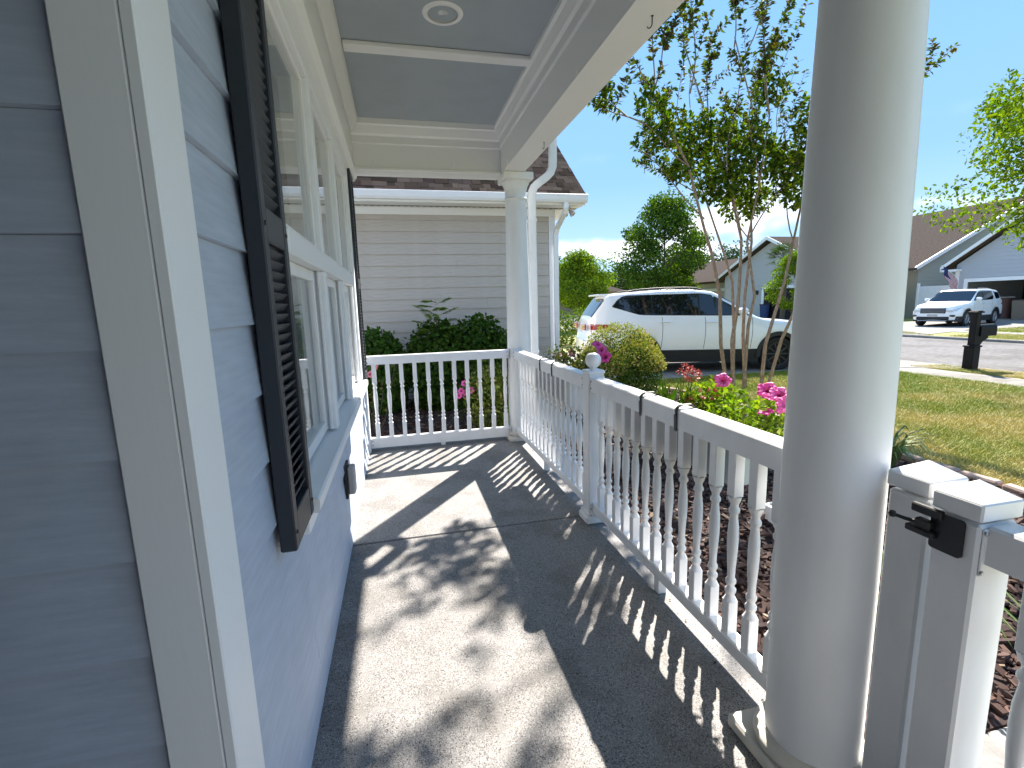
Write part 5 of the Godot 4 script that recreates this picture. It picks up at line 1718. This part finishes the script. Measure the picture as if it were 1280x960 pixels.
# ---------------------------------------------------------------- bushes, flowers, planters
func bush(called: String, label: String, at: Vector3, blobs: Array, cnt: int, ln: float, wd: float, cols: Array, tips := [], matname := "leaf_matte") -> Node3D:
	var t := thing(called, label, "bush", at)
	var st := MB.new()
	var m := MB.new()
	for b in blobs:
		var c: Vector3 = b[0]
		var r: Vector3 = b[1]
		for k in 7:
			limb(st, Vector3(rng.randf_range(-0.06, 0.06), -0.03, rng.randf_range(-0.06, 0.06)), c + rdir() * r * 0.75, 0.010, 0.004, 0.08, 4, 5)
		leaf_cloud(m, c, r, cnt, ln, wd, cols, 0.55)
		if tips.size() > 0:
			for k in int(cnt * 0.5):
				var d := rdir()
				d.y = absf(d.y) * 0.8 + 0.2
				d = d.normalized()
				m.col = vary(tips[rng.randi() % tips.size()], 0.25)
				m.leaf(c + d * r * rng.randf_range(0.94, 1.12), (d + rdir() * 0.8).normalized(), rdir(), ln * rng.randf_range(0.7, 1.1), wd)
		for k in 26:      # stray shoots
			var d := rdir()
			d.y = absf(d.y) * 0.9 + 0.15
			d = d.normalized()
			var a := c + d * r * 0.85
			var pts := limb(st, a, a + (d + Vector3(0, 0.6, 0) + rdir() * 0.4).normalized() * rng.randf_range(0.10, 0.24), 0.003, 0.0015, 0.08, 4, 4)
			twig_leaves(m, pts, 0.1, 1.9 / ln, ln, wd, tips if tips.size() > 0 else cols)
	part(t, "stems", st, mats.bark).set_meta("kind", "stuff")
	part(t, "foliage", m, mats[matname]).set_meta("kind", "stuff")
	return t

func petunia_mesh(col: Color, throat: Color) -> ArrayMesh:
	var m := MB.new()
	var n := 30
	var rings := [[0.004, -0.022], [0.008, 0.0], [0.020, 0.011], [0.034, 0.013], [0.041, 0.008]]
	for i in rings.size() - 1:
		for k in n:
			var q := []
			for e in [[0, 0], [1, 0], [1, 1], [0, 1]]:
				var a: float = TAU * (k + e[0]) / n
				var rg = rings[i + e[1]]
				var lobe := 1.0 + 0.13 * cos(5.0 * a) * (float(i + e[1]) / 4.0)
				q.append(Vector3(cos(a) * rg[0] * lobe, rg[1] + 0.003 * sin(10.0 * a) * (float(i + e[1]) / 4.0), sin(a) * rg[0] * lobe))
			m.col = throat.lerp(col, clampf(i / 2.0, 0, 1))
			if k % 6 == 0:
				m.col = m.col * 0.75
			m.face(q, Vector3.UP)
	return m.commit()

func face_dir(o: Node3D, d: Vector3) -> void:
	var y := d.normalized()
	var x := y.cross(Vector3(0.3, 0.2, 0.9)).normalized()
	o.basis = Basis(x, y, x.cross(y))

func planter(label: String, z0: float, z1: float, hooks: Array) -> void:
	var t := thing("planter_box", label, "planter", Vector3(1.316, 0.705, (z0 + z1) * 0.5), 0.0, "planter boxes hung on the railing")
	var l := absf(z1 - z0)
	var m := MB.new()
	for s in [[Vector3(-0.050, 0.11, 0), Vector3(0.005, 0.22, l)], [Vector3(0.050, 0.11, 0), Vector3(0.005, 0.22, l)], [Vector3(0, 0.11, l * 0.5), Vector3(0.094, 0.22, 0.005)], [Vector3(0, 0.11, -l * 0.5), Vector3(0.094, 0.22, 0.005)], [Vector3(0, 0.004, 0), Vector3(0.094, 0.008, l - 0.01)]]:
		m.box(s[0], s[1], 0.001)
	part(t, "trough", m, mat("planter_grey", 0.30, 0.36, 0.38, 0.25))
	m = MB.new()
	for s in [-1.0, 1.0]:
		m.box(Vector3(0.051 * s, 0.220, 0), Vector3(0.010, 0.014, l + 0.016), 0.003)
		m.box(Vector3(0, 0.220, (l * 0.5 + 0.002) * s), Vector3(0.09, 0.014, 0.012), 0.003)
	part(t, "rim", m, mats.car_black)
	m = MB.new()
	m.box(Vector3(0, 0.105, 0), Vector3(0.092, 0.19, l - 0.012))
	part(t, "soil", m, mats.mulch_base)
	for hz in hooks:
		m = MB.new()
		var z: float = hz - (z0 + z1) * 0.5
		var o := Vector3(-1.316, -0.705, 0)
		var pr := PackedVector2Array([Vector2(-0.002, -0.010), Vector2(0.002, -0.010), Vector2(0.002, 0.010), Vector2(-0.002, 0.010)])
		m.sweep([o + Vector3(1.157, 0.885, z), o + Vector3(1.155, 0.955, z), o + Vector3(1.1565, 0.977, z), o + Vector3(1.166, 0.991, z), o + Vector3(1.18, 0.9995, z), o + Vector3(1.23, 1, z), o + Vector3(1.25, 0.988, z), o + Vector3(1.2585, 0.94, z), o + Vector3(1.2605, 0.705, z), o + Vector3(1.268, 0.699, z), o + Vector3(1.365, 0.699, z), o + Vector3(1.3725, 0.708, z), o + Vector3(1.374, 0.8, z)], pr, [], false, Vector3(1, 0, 0.0001).cross(Vector3(0, 0, 1)))
		part(t, "hook", m, mats.black_metal)

func build_plants() -> void:
	rng.seed = 4242
	planter("grey planter box with black rim hung outside the railing nearest the gate", -2.52, -1.61, [-2.17, -1.85])
	planter("grey planter box hung outside the railing near the far column", -4.25, -3.28, [-3.95, -3.62])
	var pink := Color(0.80, 0.07, 0.36)
	var pale := Color(0.60, 0.22, 0.26)
	var pm := petunia_mesh(pink, Color(0.30, 0.01, 0.12))
	var pm2 := petunia_mesh(Color(0.85, 0.14, 0.46), Color(0.35, 0.02, 0.16))
	var pmp := petunia_mesh(pale, Color(0.40, 0.12, 0.12))
	var lg := [Color(0.24, 0.34, 0.03), Color(0.18, 0.28, 0.03), Color(0.32, 0.38, 0.06), Color(0.12, 0.20, 0.03)]
	var dg := [Color(0.03, 0.06, 0.02), Color(0.045, 0.08, 0.02), Color(0.06, 0.10, 0.03)]
	# lime foliage with petunias over the near planter
	var t := thing("petunia_plant", "bright lime green petunia with large pink flowers spilling from the near planter", "flowering plant", Vector3(1.33, 0.86, -1.85))
	var m := MB.new()
	var st := MB.new()
	for i in 46:
		var z := rng.randf_range(-0.35, 0.36)
		var e := Vector3(rng.randf_range(0.0, 0.22), rng.randf_range(0.06, 0.20), z + rng.randf_range(-0.08, 0.10))
		st.col = Color(0.12, 0.19, 0.03)
		limb(st, Vector3(rng.randf_range(-0.04, 0.04), 0.0, z), e, 0.003, 0.0018, 0.1, 4, 4)
		leaf_cloud(m, e * 0.85 + Vector3(0, -0.01, 0), Vector3(0.06, 0.05, 0.06), 34, 0.034, 0.020, lg, 0.1)
	part(t, "stems", st, mats.grass).set_meta("kind", "stuff")
	part(t, "foliage", m, mats.leaf).set_meta("kind", "stuff")
	var eye := Vector3(0, 1.45, 0)
	for f in [[Vector3(1.45, 1.075, -1.655), 1.0, 0], [Vector3(1.47, 1.062, -1.615), 0.95, 1], [Vector3(1.45, 1.04, -1.54), 1.15, 1], [Vector3(1.45, 1.075, -1.94), 0.9, 1], [Vector3(1.40, 1.00, -1.60), 0.7, 0], [Vector3(1.52, 1.03, -1.72), 0.8, 0], [Vector3(1.50, 0.97, -2.0), 0.7, 2]]:
		var lp: Vector3 = f[0] - t.position
		var o := part(t, "flower", [pm, pm2, pmp][f[2]], mats.petal)
		face_dir(o, (eye - f[0]).normalized() * 0.8 + Vector3(0.1, 0.55, -0.2) + rv(0.35))
		o.scale = Vector3.ONE * f[1]
		o.position = lp
	# strappy plant with coral flower head
	t = thing("coral_flower", "coral pink flower cluster above dark strap leaves in the near planter", "flowering plant", Vector3(1.33, 0.86, -2.12))
	m = MB.new()
	for i in 42:
		m.col = vary(dg[rng.randi() % 3], 0.3)
		var a := rng.randf() * TAU
		var b := Vector3(rng.randf_range(-0.05, 0.05), 0, rng.randf_range(-0.22, 0.2))
		var tip := b + Vector3(cos(a) * 0.07, rng.randf_range(0.10, 0.22), sin(a) * 0.09)
		m.leaf(b, (tip - b).normalized(), Vector3(cos(a + 1.0), 0.2, sin(a + 1.0)).normalized(), (tip - b).length(), 0.022)
	part(t, "leaves", m, mats.leaf).set_meta("kind", "stuff")
	for c in [Vector3(0.03, 0.245, 0.06), Vector3(0.04, 0.25, 0.0), Vector3(0.0, 0.24, 0.12), Vector3(0.02, 0.17, 0.22), Vector3(0.0, 0.12, 0.16)]:
		m = MB.new()
		for k in 60:
			var d := rdir()
			m.col = vary(Color(0.42, 0.07, 0.06) if rng.randf() < 0.6 else Color(0.50, 0.20, 0.15), 0.3)
			m.leaf(c + d * Vector3(0.035, 0.022, 0.04), d, rdir(), 0.013, 0.010)
		m.col = Color(0.08, 0.12, 0.03)
		m.tube([Vector3(c.x * 0.4, 0, c.z * 0.8), c], 0.003, 0.002, 4)
		part(t, "flower_head", m, mats.petal)
	# far planter
	t = thing("petunia_plant", "petunia with magenta flowers and faded pale blooms by the ball-topped post", "flowering plant", Vector3(1.33, 0.86, -3.75))
	m = MB.new()
	for i in 24:
		var e := Vector3(rng.randf_range(-0.03, 0.14), rng.randf_range(0.03, 0.18), rng.randf_range(-0.45, 0.42))
		leaf_cloud(m, e, Vector3(0.07, 0.05, 0.07), 26, 0.04, 0.02, [dg[1], dg[2], Color(0.10, 0.14, 0.04), Color(0.16, 0.11, 0.07)], 0.1)
	part(t, "foliage", m, mats.leaf).set_meta("kind", "stuff")
	for f in [[Vector3(1.45, 1.13, -3.40), 1.1, 0], [Vector3(1.46, 1.10, -3.34), 1.0, 1], [Vector3(1.46, 1.055, -3.27), 1.15, 0], [Vector3(1.48, 1.14, -3.46), 0.8, 0], [Vector3(1.42, 0.97, -3.42), 0.9, 2], [Vector3(1.44, 0.93, -3.38), 0.8, 2], [Vector3(1.45, 1.03, -3.95), 0.8, 2], [Vector3(1.44, 1.0, -4.12), 0.8, 2], [Vector3(1.43, 0.98, -4.25), 0.7, 2]]:
		var o := part(t, "flower", [pm, pm2, pmp][f[2]], mats.petal)
		face_dir(o, (eye - f[0]).normalized() * 0.7 + Vector3(0.1, 0.6, -0.2) + rv(0.4))
		o.scale = Vector3.ONE * f[1]
		o.position = f[0] - t.position
	# bushes
	var gold := [Color(0.50, 0.44, 0.12), Color(0.40, 0.38, 0.08), Color(0.55, 0.38, 0.18), Color(0.30, 0.34, 0.06)]
	bush("variegated_bush", "rounded variegated bush with yellow and cream leaf tips beyond the ball-topped post", Vector3(3.2, -0.09, -6.7), [[Vector3(0.0, 0.52, 0.0), Vector3(0.58, 0.66, 0.56)], [Vector3(-0.36, 0.42, 0.1), Vector3(0.36, 0.46, 0.4)], [Vector3(0.30, 0.44, 0.05), Vector3(0.36, 0.48, 0.4)]], 4200, 0.038, 0.025, [Color(0.09, 0.14, 0.025), Color(0.14, 0.18, 0.03), Color(0.06, 0.10, 0.02)], gold)
	var glossy := [Color(0.042, 0.10, 0.018), Color(0.058, 0.125, 0.022), Color(0.08, 0.15, 0.026)]
	bush("green_bush", "wide dark green leafy bush against the garage wall behind the far railing", Vector3(0.85, -0.09, -7.4), [[Vector3(-0.25, 0.62, 0.0), Vector3(0.5, 0.70, 0.42)], [Vector3(0.28, 0.66, 0.0), Vector3(0.5, 0.72, 0.42)], [Vector3(0.62, 0.5, 0.05), Vector3(0.32, 0.52, 0.4)]], 5200, 0.085, 0.052, glossy, [], "leaf")
	bush("green_bush", "smaller dark green bush beside the house wall at the left end of the far railing", Vector3(-0.42, -0.09, -7.35), [[Vector3(0.0, 0.6, 0.0), Vector3(0.46, 0.66, 0.42)], [Vector3(0.25, 0.5, 0.0), Vector3(0.26, 0.62, 0.36)]], 4600, 0.085, 0.052, glossy, [], "leaf")
	bush("sunlit_shrub", "loose sunlit yellow green shrub seen between the balusters beside the far column", Vector3(1.08, -0.09, -5.75), [[Vector3(0.0, 0.36, 0.0), Vector3(0.34, 0.46, 0.30)], [Vector3(0.28, 0.30, 0.1), Vector3(0.25, 0.36, 0.28)]], 1700, 0.05, 0.03, [Color(0.18, 0.24, 0.04), Color(0.13, 0.19, 0.03), Color(0.34, 0.33, 0.10)], [], "leaf")
	# sacred bamboo stalk above the wide bush
	t = thing("leafy_shoot", "tall leafy shoot with long pointed leaflets rising above the wide dark bush", "plant", Vector3(0.55, -0.09, -7.3))
	st = MB.new()
	m = MB.new()
	st.tube([Vector3(0, 0, 0), Vector3(0.02, 0.8, 0), Vector3(0.0, 1.42, 0.03)], 0.012, 0.007, 6)
	for i in 15:
		var a := i * 2.4
		var y := 1.12 + 0.035 * i
		var d := Vector3(cos(a), rng.randf_range(0.1, 0.5), sin(a)).normalized()
		var ln := 0.30 if i < 10 else 0.2
		var e := Vector3(0, y, 0.02) + d * ln
		st.tube([Vector3(0, y, 0.02), e], 0.003, 0.002, 4)
		for k in 7:
			var q := Vector3(0, y, 0.02).lerp(e, 0.35 + k * 0.11)
			for s in [-1.0, 1.0]:
				m.col = vary([Color(0.16, 0.25, 0.04), Color(0.10, 0.18, 0.03)][rng.randi() % 2], 0.25)
				m.leaf(q, (d * 0.6 + d.cross(Vector3.UP).normalized() * s + Vector3(0, -0.25, 0)).normalized(), (Vector3.UP + rdir() * 0.4).normalized(), 0.13, 0.045)
	for s in [Vector3(-0.32, 0.98, 0.1), Vector3(-0.2, 1.05, 0.05)]:
		st.tube([Vector3(0, 0.7, 0), s + Vector3(0.1, 0, 0), s], 0.006, 0.003, 5)
		for k in 16:
			m.col = vary(Color(0.05, 0.10, 0.025), 0.3)
			m.leaf(s + rv(0.05), (rdir() + Vector3(-0.6, 0.2, 0)).normalized(), rdir(), 0.10, 0.03)
	part(t, "stalk", st, mats.bark)
	part(t, "leaves", m, mats.leaf).set_meta("kind", "stuff")
	# small azalea and thin plant behind the far railing
	t = thing("small_azalea", "small pink flowered plant on the shaded mulch behind the far railing", "flowering plant", Vector3(0.72, -0.09, -5.9))
	m = MB.new()
	leaf_cloud(m, Vector3(0, 0.42, 0), Vector3(0.16, 0.2, 0.16), 220, 0.04, 0.02, dg, 0.2)
	m.tube([Vector3(0, 0, 0), Vector3(0, 0.4, 0)], 0.006, 0.004, 5)
	part(t, "foliage", m, mats.leaf).set_meta("kind", "stuff")
	for i in 6:
		var o := part(t, "flower", pm2, mats.petal)
		face_dir(o, Vector3(-0.1, 0.5, 1) + rv(0.4))
		o.position = Vector3(rng.randf_range(-0.12, 0.12), 0.5 + rng.randf_range(-0.06, 0.12), 0.12)
	t = thing("thin_shrub", "thin shrub with few light leaves and pink buds at the far railing's left end", "plant", Vector3(-0.34, -0.09, -6.0))
	st = MB.new()
	m = MB.new()
	for i in 7:
		var e := Vector3(rng.randf_range(-0.15, 0.3), rng.randf_range(0.5, 1.05), rng.randf_range(-0.15, 0.15))
		var pts := limb(st, Vector3.ZERO, e, 0.007, 0.003, 0.08, 6, 5)
		twig_leaves(m, pts, 0.2, 44.0, 0.06, 0.03, [Color(0.12, 0.18, 0.04), Color(0.07, 0.11, 0.03), Color(0.2, 0.2, 0.07)])
	part(t, "stems", st, mats.bark).set_meta("kind", "stuff")
	part(t, "foliage", m, mats.leaf).set_meta("kind", "stuff")
	for i in 3:
		var o := part(t, "flower", pmp, mats.petal)
		face_dir(o, Vector3(0, 0.4, 1) + rv(0.4))
		o.position = Vector3(-0.02 + i * 0.06, 0.78 + i * 0.09, 0.12)
	# hedge beyond the garage corner
	bush("clipped_hedge", "bright green clipped hedge beyond the driveway beside the garage corner", Vector3(5.6, -0.12, -17.4), [[Vector3(0, 0.6, 0), Vector3(0.9, 0.75, 0.7)], [Vector3(1.1, 0.6, 0), Vector3(0.9, 0.75, 0.7)], [Vector3(-1.1, 0.6, 0), Vector3(0.9, 0.72, 0.7)]], 1400, 0.10, 0.06, [Color(0.12, 0.18, 0.02), Color(0.08, 0.13, 0.02), Color(0.15, 0.2, 0.03)], [], "leaf")
	# dry brownish ground cover between bush and lawn, and lilies near the gate
	t = thing("dried_ground_cover", "dry tan and brown ground cover spreading between variegated bush and lawn", "plant", Vector3(4.0, -0.09, -6.1))
	m = MB.new()
	for i in 34:
		var c := Vector3(rng.randf_range(-0.75, 0.65), 0.05, rng.randf_range(-1.0, 1.3))
		leaf_cloud(m, c, Vector3(0.17, 0.10, 0.17), 70, 0.05, 0.022, [Color(0.20, 0.13, 0.08), Color(0.30, 0.21, 0.14), Color(0.12, 0.075, 0.05), Color(0.13, 0.13, 0.05)], 0.2)
	part(t, "foliage", m, mats.leaf_matte).set_meta("kind", "stuff")
	for q in [[Vector3(2.30, -0.09, -1.62), "clump of grassy green lily leaves in the mulch beside the gate"], [Vector3(4.25, -0.09, -3.35), "pale green strap-leaved clump at the lawn edge beside the round column"]]:
		t = thing("lily_clump", q[1], "plant", q[0])
		m = MB.new()
		for i in 70:
			var a := rng.randf() * TAU
			m.col = vary(Color(0.10, 0.17, 0.03) if rng.randf() < 0.7 else Color(0.17, 0.22, 0.06), 0.3)
			var d := Vector3(cos(a), 0, sin(a))
			var s := Vector3(-d.z, 0, d.x) * 0.010
			var b := d * rng.randf_range(0.0, 0.06)
			var h := rng.randf_range(0.18, 0.36)
			var m1 := b + d * h * 0.35 + Vector3(0, h * 0.8, 0)
			var m2 := b + d * h * 0.8 + Vector3(0, h * 0.95, 0)
			var tp := b + d * h * 1.25 + Vector3(0, h * 0.65, 0)
			m.quad(b - s, b + s, m1 + s, m1 - s)
			m.quad(m1 - s, m1 + s, m2 + s * 0.8, m2 - s * 0.8)
			m.tri(m2 - s * 0.8, m2 + s * 0.8, tp)
		part(t, "leaves", m, mats.grass).set_meta("kind", "stuff")

# ---------------------------------------------------------------- small things
func build_small() -> void:
	# recessed ceiling light (not lit)
	var t := thing("recessed_light", "round white recessed ceiling light in the grey porch ceiling", "ceiling light", Vector3(0.38, 3.2, -3.24))
	var m := MB.new()
	m.lathe([Vector2(0.088, -0.002), Vector2(0.092, -0.010), Vector2(0.118, -0.008), Vector2(0.124, -0.001)], Vector3.ZERO, 40, Basis.IDENTITY, false)
	part(t, "trim_ring", m, mats.vinyl)
	m = MB.new()
	m.lathe([Vector2(0.090, -0.004), Vector2(0.082, 0.02), Vector2(0.055, 0.045), Vector2(0.0, 0.05)], Vector3(0, -0.006, 0), 40, Basis.IDENTITY, false)
	part(t, "baffle", m, mat("baffle", 0.5, 0.49, 0.47, 0.5))
	m = MB.new()
	m.lathe([Vector2(0.0, -0.004), Vector2(0.03, 0.0), Vector2(0.042, 0.02), Vector2(0.03, 0.04)], Vector3(0, -0.002, 0), 24, Basis.IDENTITY, false)
	part(t, "bulb", m, mats.lamp_clear)
	# weatherproof outlet cover
	t = thing("outlet_cover", "grey weatherproof outlet cover on the lower house wall under the window", "outlet", Vector3(-0.362, 0.44, -2.95))
	m = MB.new()
	m.box(Vector3(0.004, 0, 0), Vector3(0.016, 0.20, 0.14), 0.003)
	part(t, "plate", m, mats.car_black)
	m = MB.new()
	m.box(Vector3(0.032, 0, 0), Vector3(0.040, 0.165, 0.10), 0.008)
	part(t, "cover", m, mat("cover_grey", 0.40, 0.39, 0.38, 0.5))
	# hooks under and inside the beam and header
	var hk := MB.new()
	var pts := []
	pts.append(Vector3(0, 0.0, 0)); pts.append(Vector3(0, -0.03, 0))
	for k in 9:
		var a := PI + PI * k / 8.0 * 0.95
		pts.append(Vector3(0.013 + cos(a) * 0.013, -0.035 + sin(a) * 0.013, 0))
	hk.tube(pts, 0.0028, 0.0024, 6)
	var hm := hk.commit()
	var first: Node3D = null
	for q in [[Vector3(1.24, 2.76, -2.27), "black", "black cup hook under the porch beam nearest the viewer"], [Vector3(1.258, 2.76, -4.05), "black", "black cup hook under the porch beam near the far column"], [Vector3(1.095, 2.80, -2.88), "white", "white cup hook on the beam's inner face, halfway along the porch"], [Vector3(1.095, 2.80, -4.69), "white", "white cup hook in the corner of beam and header"], [Vector3(-0.14, 2.84, -5.03), "white", "left white cup hook on the far header"], [Vector3(0.607, 2.84, -5.03), "white", "right white cup hook on the far header"]]:
		t = thing("cup_hook", q[2], "hook", q[0], rng.randf_range(0, 3), "cup hooks on the porch beams")
		part(t, "hook", hm, mats.black_metal if q[1] == "black" else mats.vinyl)
		var bm := MB.new()
		bm.lathe([Vector2(0.006, -0.003), Vector2(0.007, -0.001)], Vector3.ZERO, 8)
		part(t, "collar", bm, mats.black_metal if q[1] == "black" else mats.vinyl)
	# floodlight under the garage eave
	t = thing("floodlight", "small twin floodlight under the garage wing's eave corner", "floodlight", Vector3(2.86, 3.03, -7.95))
	m = MB.new()
	m.lathe([Vector2(0.05, -0.02), Vector2(0.05, 0.0)], Vector3.ZERO, 16)
	m.tube([Vector3(0, -0.01, 0), Vector3(0, -0.06, 0.0)], 0.014, 0.014, 8)
	part(t, "mount", m, mat("lamp_grey", 0.45, 0.45, 0.44, 0.4))
	for d in [Vector3(0.5, -0.8, 0.5), Vector3(-0.35, -0.8, 0.5)]:
		m = MB.new()
		var y: Vector3 = d.normalized()
		var x := y.cross(Vector3.RIGHT).normalized()
		m.lathe([Vector2(0.018, 0.0), Vector2(0.028, 0.03), Vector2(0.05, 0.09), Vector2(0.052, 0.10), Vector2(0.044, 0.098), Vector2(0.0, 0.085)], Vector3(0.03 * signf(d.x), -0.05, 0.0), 16, Basis(x, y, x.cross(y)))
		part(t, "lamp_head", m, mats.lamp_grey)
	# dry leaf litter along the far kerb and under the railing
	m = MB.new()
	for i in 150:
		var p := Vector3(rng.randf_range(-0.1, 1.1), 0.004, -5.19 + absf(rng.randfn(0.0, 0.035)))
		if i > 105:
			p = Vector3(rng.randf_range(1.1, 1.3), 0.004, rng.randf_range(-4.9, -1.3))
		m.col = vary([Color(0.10, 0.065, 0.04), Color(0.16, 0.11, 0.06), Color(0.05, 0.035, 0.025)][rng.randi() % 3], 0.3)
		var a := rng.randf() * TAU
		m.leaf(p, Vector3(cos(a), rng.randf_range(0.0, 0.3), sin(a)).normalized(), (Vector3.UP + rdir() * 0.3).normalized(), rng.randf_range(0.012, 0.035), rng.randf_range(0.006, 0.014))
	var lit := part(self, "leaf_litter", m, mats.chips)
	lit.set_meta("kind", "stuff")
	tag(lit, "dry brown leaf litter scattered along the porch floor's far edge and under the railing", "leaf litter")
	# capped white pipe in the mulch
	t = thing("drain_pipe_cap", "short white capped drain pipe standing in the mulch behind the railing", "pipe", Vector3(2.43, -0.10, -2.66))
	m = MB.new()
	m.lathe([Vector2(0.045, 0.0), Vector2(0.045, 0.10)], Vector3.ZERO, 24)
	part(t, "pipe", m, mats.vinyl)
	m = MB.new()
	m.lathe([Vector2(0.052, 0.085), Vector2(0.054, 0.09), Vector2(0.054, 0.135), Vector2(0.048, 0.145), Vector2(0.020, 0.147)], Vector3.ZERO, 24)
	m.box(Vector3(0, 0.155, 0), Vector3(0.035, 0.02, 0.035), 0.004)
	part(t, "cap", m, mats.vinyl)
	# mailbox
	t = thing("mailbox", "black mailbox on a square black post with pedestal, on the verge by the street", "mailbox", Vector3(11.62, -0.17, -7.62))
	var bk := mat("mail_black", 0.004, 0.0045, 0.007, 0.5, {"spec": 0.3})
	m = MB.new()
	m.box(Vector3(0, 0.60, 0), Vector3(0.125, 1.2, 0.125), 0.008)
	var po := part(t, "post", m, bk)
	m = MB.new()
	m.box(Vector3(0, 0.25, 0), Vector3(0.19, 0.5, 0.19), 0.01)
	m.box(Vector3(0, 0.515, 0), Vector3(0.225, 0.035, 0.225), 0.008)
	m.box(Vector3(0, 0.02, 0), Vector3(0.24, 0.05, 0.24), 0.008)
	part(po, "pedestal", m, bk)
	m = MB.new()
	m.box(Vector3(0, 1.215, 0), Vector3(0.19, 0.03, 0.19), 0.008)
	m.box(Vector3(0, 1.238, 0), Vector3(0.15, 0.02, 0.15), 0.008)
	part(po, "post_cap", m, bk)
	m = MB.new()
	var pr := PackedVector2Array([Vector2(-0.085, 0.72), Vector2(0.085, 0.72), Vector2(0.085, 0.88)])
	for k in 9:
		var a := PI * k / 8.0
		pr.append(Vector2(cos(a) * 0.085, 0.88 + sin(a) * 0.085))
	var sh := PackedVector2Array()
	for v in pr:
		sh.append(v)
	m.prism(sh, 0.066, 0.50, 0)
	part(t, "box", m, bk)
	m = MB.new()
	m.prism(PackedVector2Array([Vector2(0.064, 0.35), Vector2(0.064, 0.715), Vector2(0.36, 0.715), Vector2(0.36, 0.67), Vector2(0.22, 0.60), Vector2(0.14, 0.50), Vector2(0.11, 0.38)]), -0.03, 0.03, 2)
	part(t, "support_bracket", m, bk)
